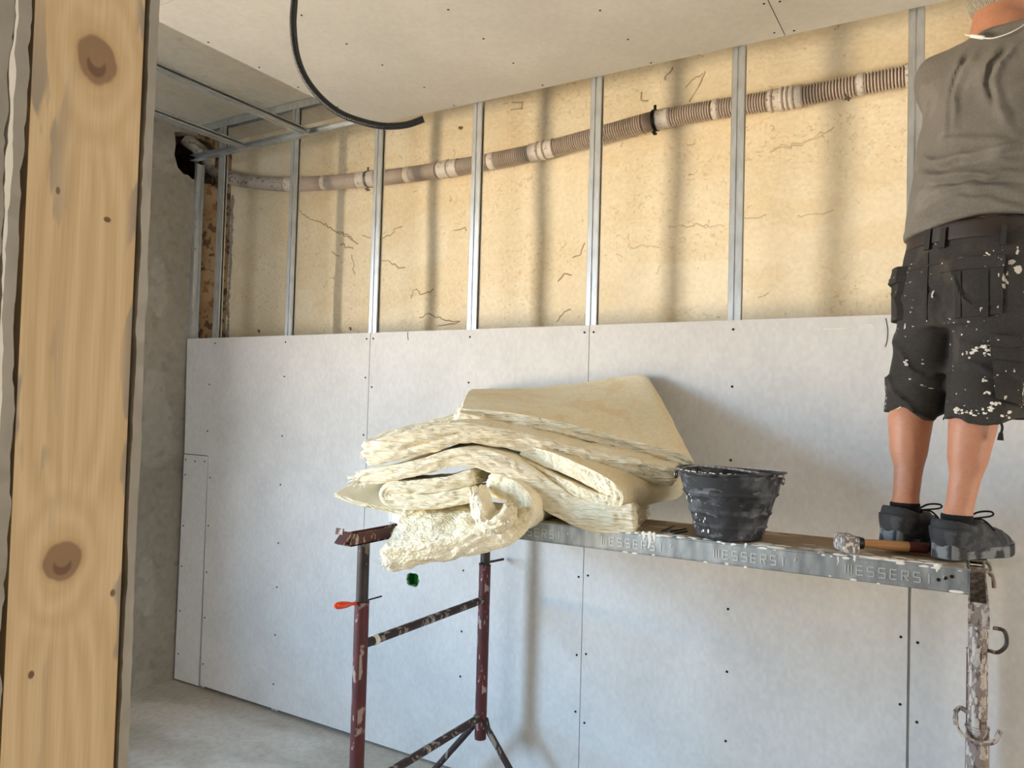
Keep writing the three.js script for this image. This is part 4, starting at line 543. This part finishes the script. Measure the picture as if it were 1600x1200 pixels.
// seamless uv round the body: angle round an upright axis, height
function wrapUV(g, cx, cz, r) { g = g.index ? g.toNonIndexed() : g; const p = g.attributes.position, uv = new Float32Array(p.count * 2); for (let i = 0; i < p.count; i += 3) { const a = [0, 1, 2].map((k) => Math.atan2(p.getX(i + k) - cx, p.getZ(i + k) - cz)); for (let k = 0; k < 3; k++) { let t = a[k]; if (t - a[0] > 3.14) t -= 6.28319; if (t - a[0] < -3.14) t += 6.28319; uv[(i + k) * 2] = t * r; uv[(i + k) * 2 + 1] = p.getY(i + k); } } g.setAttribute('uv', new THREE.BufferAttribute(uv, 2)); return g; }
{
  const Fd = V(0.5, 0, -0.866), Rt = V(0.866, 0, 0.5), man = thing('person', 'man in grey T-shirt and paint-splashed black cargo shorts standing on the deck, back turned', 'person');
  // torso: [height, centre x, centre z, half width, half depth]
  const T = [[1.9, 0.012, 0.47, 0.165, 0.125], [2.02, 0.014, 0.475, 0.178, 0.138], [2.12, 0.014, 0.475, 0.168, 0.128], [2.24, 0.02, 0.47, 0.162, 0.128], [2.38, 0.032, 0.462, 0.17, 0.126], [2.5, 0.048, 0.458, 0.182, 0.125], [2.6, 0.064, 0.46, 0.182, 0.112], [2.67, 0.072, 0.464, 0.14, 0.085], [2.73, 0.075, 0.466, 0.08, 0.066]];
  function torso(p, grow) {
    const y = clamp(p.y, T[0][0], T[8][0]); let i = 0; while (i < 7 && T[i + 1][0] < y) i++; let t = (y - T[i][0]) / (T[i + 1][0] - T[i][0]); const q = (k) => { const A = T[Math.max(0, i - 1)][k], B = T[i][k], C = T[i + 1][k], D = T[Math.min(8, i + 2)][k]; return cr1(A, B, C, D, t); };
    const dx = p.x - q(1), dz = p.z - q(2), a = q(3) + grow, b = q(4) + grow, xr = dx * Rt.x + dz * Rt.z, xf = dx * Fd.x + dz * Fd.z, m = Math.hypot(xr / a, xf / b), d = (m - 1) * Math.min(a, b) * (m > 1 ? 1.05 : 1), oy = Math.max(T[0][0] - p.y, p.y - T[8][0], -1);
    return oy > 0 ? Math.hypot(Math.max(d, 0), oy) : d;
  }
  const J = { sL: V(-0.062, 2.625, 0.392), eL: V(0.1, 2.42, 0.2), wL: V(0.21, 2.6, 0.06), sR: V(0.205, 2.62, 0.545), eR: V(0.36, 2.4, 0.63), wR: V(0.4, 2.62, 0.47), hL: V(-0.065, 2.08, 0.43), kL: V(-0.132, 1.755, 0.455), aL: V(-0.152, 1.40, 0.535), hR: V(0.092, 2.08, 0.52), kR: V(0.03, 1.75, 0.52), aR: V(-0.028, 1.385, 0.588) };
  const calf = (k, a) => k.clone().lerp(a, 0.32).addScaledVector(Fd, -0.02);
  const hc = V(0.06, 2.885, 0.452), nk0 = V(0.06, 2.66, 0.47), hf = V(0.47, 0.25, -0.84).normalize(), hu = V(-0.12, 0.965, 0.22).normalize(), hr = hf.clone().cross(hu).normalize(); hu.copy(hr.clone().cross(hf).normalize());
  const hp = (f, u, r) => hc.clone().addScaledVector(hf, f).addScaledVector(hu, u).addScaledVector(hr, r);
  const ell = (p, c, a, b, e) => { const q = p.clone().sub(c), x = q.dot(hf) / a, y = q.dot(hu) / b, z = q.dot(hr) / e, k = Math.hypot(x, y, z); return (k - 1) * Math.min(a, b, e); };
  const headSdf = (p) => { let d = ell(p, hp(0, 0.012, 0), 0.096, 0.105, 0.077); d = smin(d, ell(p, hp(0.032, -0.06, 0), 0.058, 0.066, 0.06), 0.05); d = smin(d, cap(p, hp(0.092, 0.0, 0), hp(0.115, -0.034, 0), 0.009, 0.014), 0.02); d = smin(d, cap(p, hp(0.08, 0.022, -0.04), hp(0.08, 0.022, 0.04), 0.014, 0.014), 0.02); for (const s of [-1, 1]) { d = smin(d, ell(p, hp(-0.006, -0.012, s * 0.08), 0.018, 0.032, 0.009), 0.01); d = -smin(-d, ell(p, hp(0.092, 0.004, s * 0.031), 0.014, 0.011, 0.017), 0.01); } d = smin(d, cap(p, hp(0.084, -0.066, -0.018), hp(0.084, -0.066, 0.018), 0.011, 0.011), 0.012); d = smin(d, ell(p, hp(0.066, -0.1, 0), 0.022, 0.02, 0.026), 0.02); return d; };
  const bodySdf = (p) => {
    let d = torso(p, -0.012);
    for (const [s, e, w] of [[J.sL, J.eL, J.wL], [J.sR, J.eR, J.wR]]) { d = smin(d, cap(p, s, s, 0.066, 0.066), 0.05); d = smin(d, smin(cap(p, s, e, 0.054, 0.043), cap(p, e, w, 0.044, 0.028), 0.02), 0.03); }
    for (const [h, k, a] of [[J.hL, J.kL, J.aL], [J.hR, J.kR, J.aR]]) { const c = calf(k, a); let l = smin(cap(p, h, k, 0.088, 0.053), cap(p, k, a, 0.05, 0.031), 0.03); l = smin(l, cap(p, c, c.clone().lerp(a, 0.3), 0.05, 0.038), 0.04); l = smin(l, cap(p, a, a.clone().add(V(0, -0.05, 0)), 0.032, 0.034), 0.02); d = smin(d, l, 0.04); }
    d = smin(d, cap(p, nk0, hp(-0.02, -0.05, 0), 0.066, 0.058), 0.035); return d;
  };
  const hand = (w, dir, nrm, curl) => {   // palm and five fingers; nrm: back of the hand
    const x = dir.clone().normalize(), z = nrm.clone().addScaledVector(x, -nrm.dot(x)).normalize(), y = z.clone().cross(x), at = (a, b, c) => w.clone().addScaledVector(x, a).addScaledVector(y, b).addScaledVector(z, c), bones = [];
    bones.push([at(-0.01, -0.008, 0), at(0.075, -0.026, 0), 0.02, 0.015], [at(-0.01, 0.008, 0), at(0.075, 0.026, 0), 0.02, 0.015], [at(0, 0, 0), at(0.08, 0, 0), 0.022, 0.016]);
    [[-0.032, 0.062], [-0.011, 0.076], [0.011, 0.082], [0.031, 0.073]].forEach(([b, l]) => { let q = at(0.075, b, 0), a = 0.25; for (let k = 0; k < 3; k++) { const s = l * [0.45, 0.32, 0.25][k], n = q.clone().addScaledVector(x, Math.cos(a) * s).addScaledVector(z, -Math.sin(a) * s); bones.push([q, n, 0.0095 - k * 0.0008, 0.0088 - k * 0.0009]); q = n; a += curl; } });
    bones.push([at(0.015, 0.026, -0.004), at(0.045, 0.05, -0.02), 0.013, 0.011], [at(0.045, 0.05, -0.02), at(0.075, 0.052, -0.034), 0.0105, 0.009]);
    const lo = V(1e9, 1e9, 1e9), hi = V(-1e9, -1e9, -1e9); for (const b of bones) for (const q of [b[0], b[1]]) { lo.min(q); hi.max(q); } lo.addScalar(-0.03); hi.addScalar(0.03);
    return nets((p) => { let d = 1; bones.forEach((b, i) => { d = i < 3 ? smin(d, cap(p, ...b), 0.016) : smin(d, cap(p, ...b), 0.004); }); return d; }, lo, hi, 0.0035);
  };
  const body = nets(bodySdf, V(-0.25, 1.33, 0.0), V(0.46, 2.92, 0.72), 0.009), head = nets(headSdf, V(-0.06, 2.7, 0.3), V(0.24, 3.04, 0.58), 0.0045);
  const skin = put('body', [body, head, hand(J.wL, V(0.25, 0.9, -0.3), V(-0.6, 0.1, 0.8), 0.55), hand(J.wR, V(-0.1, 0.6, -0.8), V(0.9, 0.3, 0.3), 0.6)], M.skin, man, 'tanned skin');
  for (const s of [-1, 1]) put('eye', [new THREE.SphereGeometry(0.0115, 16, 12).translate(...hp(0.078, 0.004, s * 0.031).toArray())], M.white, skin);
  put('hair', wrapUV(nets((p) => { let d = smin(ell(p, hp(-0.004, 0.018, 0), 0.103, 0.109, 0.084), ell(p, hp(-0.042, -0.078, 0), 0.06, 0.06, 0.068), 0.03); const q = p.clone().sub(hc), f = q.dot(hf), u = q.dot(hu), r = q.dot(hr); d = smax(d, f - 0.055 + 0.2 * (0.06 - u), 0.015); d = smax(d, -u - 0.118 - 0.01 * Math.abs(r) / 0.08 + (f > -0.02 ? (f + 0.02) * 0.9 : 0), 0.012); return d + (fbm3(p.x * 120, p.y * 120, p.z * 120, 2) - 0.5) * 0.006; }, V(-0.06, 2.7, 0.3), V(0.24, 3.05, 0.6), 0.0045), hc.x, hc.z, 0.09), M.hair, man, 'cropped grey hair', false);
  // T-shirt
  // folds of the cloth: ridge lines across the back, each [height, width, points]
  const ridges = [[0.013, 0.011, [[1502, 72], [1487, 110], [1476, 165], [1478, 215]]], [0.012, 0.01, [[1530, 72], [1502, 105], [1490, 150], [1494, 200]]], [0.012, 0.01, [[1560, 74], [1543, 100], [1536, 140], [1545, 175]]], [0.013, 0.01, [[1588, 76], [1562, 105], [1552, 140], [1560, 180], [1580, 208]]], [-0.01, 0.008, [[1574, 78], [1552, 106], [1545, 138], [1552, 170]]], [-0.009, 0.008, [[1516, 74], [1496, 108], [1483, 158]]],
    [0.013, 0.010, [[1438, 238], [1456, 252], [1500, 251], [1560, 243], [1610, 238]]], [-0.008, 0.007, [[1440, 252], [1470, 264], [1540, 258], [1600, 250]]], [0.013, 0.010, [[1434, 262], [1450, 277], [1500, 276], [1550, 284], [1605, 280]]], [-0.008, 0.007, [[1436, 284], [1470, 291], [1530, 288], [1600, 297]]], [0.012, 0.010, [[1430, 318], [1462, 304], [1505, 298], [1560, 306], [1610, 318]]], [0.011, 0.010, [[1426, 338], [1450, 330], [1500, 318], [1560, 326], [1605, 338]]], [0.009, 0.010, [[1462, 214], [1520, 222], [1580, 232]]], [0.009, 0.012, [[1600, 215], [1585, 235], [1540, 262]]]].map(([h, w, l]) => [h, w, l.map(([a, b]) => { const q = onZ(a, b, 0.57); return [q.x, q.y]; })]);
  const fold = (p) => { let r = 0.009 * (fbm3(p.x * 12, p.y * 16, p.z * 12, 3) - 0.5); const ux = p.x + (noise3(p.x * 30, p.y * 30, 3) - 0.5) * 0.012, uy = p.y + (noise3(p.x * 30, p.y * 30, 8) - 0.5) * 0.012; for (const [h, w, l] of ridges) { let m = 1, q = 0; for (let i = 0; i < l.length - 1; i++) { const ax = l[i][0], ay = l[i][1], bx = l[i + 1][0] - ax, by = l[i + 1][1] - ay, t = clamp(((ux - ax) * bx + (uy - ay) * by) / (bx * bx + by * by)), d = Math.hypot(ux - ax - bx * t, uy - ay - by * t); if (d < m) { m = d; q = (i + t) / (l.length - 1); } } if (m < w * 3) r += h * Math.exp(-m * m / (w * w)) * Math.min(1, 4 * Math.min(q + 0.08, 1.08 - q)); } return r; };
  const hemY = (p) => 2.166 + 0.012 * Math.sin((p.x + 0.05) * 14) - 0.02 * clamp((p.x - 0.02) * 4);
  const shirtSdf = (p) => {
    let d = torso(p, 0.008 + 0.018 * sstep(2.5, 2.2, p.y));
    for (const [s, e, k] of [[J.sL, J.eL, 0.62], [J.sR, J.eR, 0.62]]) { const m = s.clone().lerp(e, k), x = e.clone().sub(s).normalize(); let sl = smin(cap(p, s, m, 0.082, 0.082), cap(p, s, s, 0.084, 0.084), 0.03); sl = Math.max(sl, p.clone().sub(m).dot(x)); sl = Math.max(sl, -Math.max(cap(p, s.clone().lerp(e, 0.5), e, 0.064, 0.064), 0.03 - p.clone().sub(s.clone().lerp(e, 0.5)).dot(x))); d = smin(d, sl, 0.035); }
    d = smin(d, cap(p, V(0.0, 2.665, 0.425), V(0.145, 2.665, 0.51), 0.05, 0.05), 0.05);
    d -= fold(p); const hy = hemY(p); d -= p.y < hy + 0.022 && p.y > hy - 0.01 ? 0.0025 : 0; d = Math.max(d, hy - p.y);
    const c = p.clone().sub(V(0.074, 2.715, 0.466)), yy = p.y - 2.684 - 0.10 * c.dot(Fd) * -1; d = smax(d, yy, 0.008); return d;
  };
  const shirt = put('shirt', wrapUV(nets(shirtSdf, V(-0.22, 2.12, 0.1), V(0.45, 2.78, 0.78), 0.0065), 0.04, 0.46, 0.2), M.shirt, man, 'washed grey T-shirt', false);
  put('collar', [tube([0, 1, 2, 3, 4, 5, 6, 7, 8].map((i) => { const a = i / 8 * 6.28319; return V(0.07, 2.679, 0.467).addScaledVector(Rt, Math.cos(a) * 0.076).addScaledVector(Fd, Math.sin(a) * 0.071).add(V(0, -0.01 * Math.sin(a), 0)); }), 0.008, 60, 8)], M.shirt, shirt);
  // shorts
  const hemL = 1.655, hemR = 1.645;
  const shortsSdf = (p) => {
    let d = torso(p, 0.014);
    const legs = [[J.hL, J.kL, 0.1, 0.07, hemL, V(-0.148, 1.6, 0.47)], [J.hR, J.kR, 0.105, 0.086, hemR, V(0.02, 1.6, 0.535)]].map(([h, k, r1, r2, hem, kn]) => { let l = cap(p, h, kn, r1, r2 + 0.002); const hw = hem - 0.012 * Math.sin(p.x * 40); l = Math.max(l, hw - p.y); const cav = Math.max(cap(p, k, kn, r2 - 0.012, r2 - 0.008), p.y - hem - 0.05); return Math.max(l, -cav); });
    d = Math.max(d, 1.862 - p.y); d = smin(d, smin(legs[0], legs[1], 0.012), 0.03); d = Math.max(d, p.y - 2.155 + 0.03 * (p.x - 0.02));
    const n = fbm3(p.x * 8, p.y * 8, p.z * 8, 2) * 2, s = 1 - Math.abs(Math.sin(p.y * 22 + p.x * 16 + n * 3)), b = sstep(2.12, 1.95, p.y);
    return d - b * (0.011 * Math.pow(s, 3) + 0.016 * (fbm3(p.x * 9 + 4, p.y * 7, p.z * 9, 3) - 0.5));
  };
  const shorts = put('shorts', wrapUV(nets(shortsSdf, V(-0.27, 1.6, 0.28), V(0.25, 2.2, 0.72), 0.0065), 0.02, 0.47, 0.19), M.shorts, man, 'black cargo shorts splashed with paint', false);
  put('belt', nets((p) => Math.max(torso(p, 0.018), 2.115 - p.y + 0.03 * p.x * -1, p.y - 2.168), V(-0.22, 2.09, 0.28), V(0.25, 2.19, 0.68), 0.006), M.belt, man, 'dark brown belt');
  // pockets, flaps and loops laid on the shorts: a patch found by walking from outside to the cloth
  function patch(corners, dir, th, n = 16) {   // four corner points outside the cloth, walked along dir
    const A = corners, pos = [[], []], w = V(); for (let j = 0; j <= n; j++) for (let i = 0; i <= n; i++) { const u = i / n, v = j / n, p = A[0].clone().multiplyScalar((1 - u) * (1 - v)).addScaledVector(A[1], u * (1 - v)).addScaledVector(A[2], u * v).addScaledVector(A[3], (1 - u) * v); let k = 0, d, go = 0; while (k++ < 80 && go < 0.28 && (d = shortsSdf(p)) > 0.0006) { const st = Math.min(0.03, Math.max(0.0008, d * 0.7)); go += st; p.addScaledVector(dir, st); } const o = p.clone().addScaledVector(dir, -th), q = p.addScaledVector(dir, 0.004); pos[0].push(o.x, o.y, o.z); pos[1].push(q.x, q.y, q.z); }
    const np = (n + 1) * (n + 1), idx = [], r = n + 1; for (let j = 0; j < n; j++) for (let i = 0; i < n; i++) { const a = j * r + i; idx.push(a, a + 1, a + r, a + 1, a + r + 1, a + r, np + a, np + a + r, np + a + 1, np + a + 1, np + a + r, np + a + r + 1); }
    const rim = []; for (let i = 0; i < n; i++) rim.push([i + 1, i], [n * r + i, n * r + i + 1], [i * r, (i + 1) * r], [(i + 1) * r + n, i * r + n]); for (const [a, b] of rim) idx.push(a, b, np + a, b, np + b, np + a);
    const g = new THREE.BufferGeometry(); g.setAttribute('position', new THREE.Float32BufferAttribute([...pos[0], ...pos[1]], 3)); g.setIndex(idx); const h = g.toNonIndexed(); h.computeVertexNormals(); return h;
  }
  const back = V(0, 0, -1), zq = 0.74, q4 = (l) => l.map(([a, b]) => onZ(a, b, 0.63).setZ(zq));
  const pk = put('back_pocket', wrapUV(patch(q4([[1474, 497], [1566, 490], [1568, 412], [1474, 412]]), back, 0.005), 0.02, 0.47, 0.19), M.shorts, shorts, null, false);
  put('pocket_flap', wrapUV(patch(q4([[1468, 424], [1570, 418], [1570, 400], [1468, 404]]), back, 0.011), 0.02, 0.47, 0.19), M.shorts, pk, null, false);
  for (const x of [1492, 1535]) put('pleat', patch(q4([[x, 496], [x + 9, 495], [x + 9, 424], [x, 424]]), back, 0.008, 8), M.shortsTrim, pk);
  const pr = put('cargo_pocket', wrapUV(patch(q4([[1556, 622], [1625, 640], [1625, 545], [1548, 535]]), back, 0.014), 0.02, 0.47, 0.19), M.shorts, shorts, null, false);
  put('pocket_flap', wrapUV(patch(q4([[1548, 560], [1628, 568], [1628, 532], [1546, 522]]), back, 0.021), 0.02, 0.47, 0.19), M.shorts, pr, null, false);
  const side = V(1, 0, 0), q5 = (l) => l.map(([y, z]) => V(-0.3, y, z)), pl = put('cargo_pocket', wrapUV(patch(q5([[1.925, 0.36], [1.925, 0.5], [2.05, 0.5], [2.05, 0.36]]), side, 0.016), 0.02, 0.47, 0.19), M.shorts, shorts, null, false);
  put('pocket_flap', wrapUV(patch(q5([[2.03, 0.355], [2.03, 0.505], [2.075, 0.505], [2.075, 0.355]]), side, 0.026), 0.02, 0.47, 0.19), M.shorts, pl, null, false);
  for (const x of [1441, 1466, 1562]) put('belt_loop', patch(q4([[x, 384], [x + 9, 384], [x + 12, 352], [x + 3, 352]]).map((v) => v), back, 0.012, 6), M.shortsTrim, shorts);
  put('seam', patch(q4([[1414, 414], [1480, 408], [1480, 405], [1414, 411]]), back, 0.003, 12), M.shortsTrim, shorts); put('seam', patch(q4([[1442, 495], [1446, 495], [1449, 388], [1445, 388]]), back, 0.003, 12), M.shortsTrim, shorts);
  put('drawcord', [tube([onZ(1562, 655, 0.6), onZ(1566, 668, 0.61), onZ(1563, 680, 0.61)], 0.003, 10, 6), rod(onZ(1564, 676, 0.61), onZ(1563, 688, 0.61), 0.0045, 0.0075, 8)], M.lace, shorts);
  const spl = []; [[1505, 642], [1520, 645], [1535, 643], [1548, 640], [1498, 641], [1555, 634], [1570, 648], [1545, 552], [1538, 548], [1550, 545], [1535, 592], [1545, 610], [1560, 606], [1515, 555], [1525, 548], [1400, 645], [1404, 640], [1411, 565], [1535, 410], [1548, 404], [1492, 440], [1530, 430]].forEach(([a, b]) => { for (let k = 0; k < 5; k++) { const p = onZ(a + rr(-7, 7), b + rr(-5, 5), 0.6).setZ(0.76); let d, n = 0; while (n++ < 80 && p.z > 0.3 && (d = shortsSdf(p)) > 0.0008) p.z -= Math.max(0.0006, d * 0.7); if (n < 80 && p.z > 0.4) spl.push(new THREE.IcosahedronGeometry(rr(0.0012, 0.0042), 1).scale(rr(0.8, 2.2), rr(0.6, 1.4), 0.4).rotateZ(rr(-0.8, 0.8)).translate(p.x, p.y, p.z)); } });
  put('paint_spots', spl, M.plaster, shorts, 'splashes of white paint').userData.kind = 'stuff';
  // socks and shoes
  [[J.aL, V(-0.191, 1.285, 0.594), V(0.55, 0, -0.835), 0.14], [J.aR, V(-0.061, 1.285, 0.6445), V(0.5, 0, -0.866), 0.02]].forEach(([a, heel, dir, lift], n) => {
    put('sock', nets((p) => Math.max(smin(cap(p, a.clone().add(V(0, -0.07, 0)), a.clone().add(V(0, 0.1, 0)), 0.034, 0.0415), cap(p, a.clone().add(V(0, -0.05, 0)), a.clone().add(V(0, -0.06, 0)).addScaledVector(dir, 0.06), 0.032, 0.028), 0.02), p.y - (a.y + 0.018)), a.clone().addScalar(-0.13), a.clone().addScalar(0.13), 0.005), M.sock, man, 'short black sock');
    const sh = new THREE.Group(); sh.name = 'shoe'; sh.position.copy(heel); sh.rotation.set(0, Math.atan2(-dir.z, dir.x), 0); sh.rotation.order = 'YZX'; sh.rotation.z = -lift * 0.9; sh.position.y += 0.003 + Math.sin(lift) * 0.16; man.add(sh); sh.userData.label = n ? 'dusty black work shoe' : 'black work shoe, heel raised';
    // local: x towards the toe from the back of the heel, y up, z to the wearer's right
    const outl = [[0, 0], [0.004, -0.024], [0.03, -0.036], [0.09, -0.035], [0.16, -0.045], [0.21, -0.05], [0.255, -0.042], [0.283, -0.018], [0.288, 0.004], [0.27, 0.034], [0.22, 0.05], [0.16, 0.046], [0.09, 0.036], [0.03, 0.036], [0.004, 0.024]].map(([x, z]) => new THREE.Vector2(x, z * (n ? 1 : -1)));
    const ss = new THREE.Shape(); ss.setFromPoints(new THREE.SplineCurve([...outl, outl[0]]).getPoints(60)); const sole = new THREE.ExtrudeGeometry(ss, { depth: 0.022, bevelEnabled: true, bevelThickness: 0.004, bevelSize: 0.003, bevelSegments: 2 }).rotateX(-Math.PI / 2).translate(0, 0.004, 0);
    { const p = sole.attributes.position; for (let i = 0; i < p.count; i++) { const x = p.getX(i); p.setY(i, p.getY(i) + (x > 0.21 ? Math.pow((x - 0.21) / 0.08, 2) * 0.014 : 0) + (x < 0.1 && p.getY(i) > 0.015 ? 0.008 * (1 - x / 0.1) : 0)); } sole.computeVertexNormals(); }
    put('sole', sole, M.sole, sh, 'grey dusty sole');
    const up = (p) => { const e = (c, a, b, q) => { const k = Math.hypot((p.x - c[0]) / a, (p.y - c[1]) / b, (p.z - c[2]) / q); return (k - 1) * Math.min(a, b, q); }; let d = e([0.05, 0.055, 0], 0.052, 0.064, 0.046); d = smin(d, e([0.13, 0.045, 0], 0.08, 0.05, 0.043), 0.03); d = smin(d, e([0.215, 0.035, 0], 0.07, 0.034, 0.046), 0.03); d = smin(d, cap(p, V(0.042, 0.085, 0), V(0.095, 0.08, 0), 0.046, 0.044), 0.02); d = Math.max(d, p.y - 0.1 + 0.14 * Math.max(0, 0.06 - Math.abs(p.x - 0.07)) * 1.5, 0.02 - p.y); const cav = Math.max(cap(p, V(0.045, 0.11, 0), V(0.085, 0.11, 0), 0.034, 0.034), 0.06 - p.y); d = Math.max(d, -cav); return d - 0.003 * Math.pow(1 - Math.abs(Math.sin(p.x * 60 + p.y * 30)), 6) * sstep(0.1, 0.14, p.x); };
    const u = put('upper', nets(up, V(-0.02, 0.0, -0.06), V(0.3, 0.13, 0.06), 0.0045), M.shoe, sh);
    put('heel_counter', nets((p) => Math.max(up(p) - 0.004, p.x - 0.03 - p.y * 0.2, p.y - 0.08, 0.028 - p.y), V(-0.03, 0.01, -0.06), V(0.1, 0.1, 0.06), 0.0045), M.shoe, u);
    const lc = []; for (let k = 0; k < 5; k++) { const x = 0.115 + k * 0.022, y = 0.092 - k * 0.0085; lc.push(tube([V(x - 0.006, y - 0.01, -0.028), V(x, y + 0.006, 0), V(x + 0.006, y - 0.01, 0.028)], 0.0032, 12, 6)); }
    lc.push(tube([V(0.11, 0.1, 0), V(0.125, 0.118, 0.02), V(0.14, 0.122, 0.045), V(0.132, 0.112, 0.05), V(0.112, 0.1, 0.01)], 0.0026, 20, 6), tube([V(0.11, 0.1, 0), V(0.12, 0.1, 0.035), V(0.135, 0.075, 0.058)], 0.0024, 14, 6), tube([V(0.11, 0.1, 0), V(0.128, 0.118, -0.02), V(0.14, 0.11, -0.042), V(0.125, 0.1, -0.02)], 0.0026, 16, 6));
    put('laces', lc, M.lace, u);
  });
  // earphone lead over the collar
  put('earphone_lead', [tube([onZ(1508, 54, 0.53), onZ(1517, 56, 0.556), onZ(1545, 60, 0.586), onZ(1565, 56, 0.592), onZ(1587, 47, 0.592), onZ(1604, 35, 0.585), onZ(1618, 15, 0.57)], 0.0018, 40, 6), rod(onZ(1517, 56, 0.558), onZ(1537, 59, 0.574), 0.005, 0.005, 10)], M.white, man, 'white earphone lead with inline remote');
}
scene.traverse((o) => { if (o.isMesh) { o.castShadow = true; o.receiveShadow = true; } });
renderer.render(scene, camera);
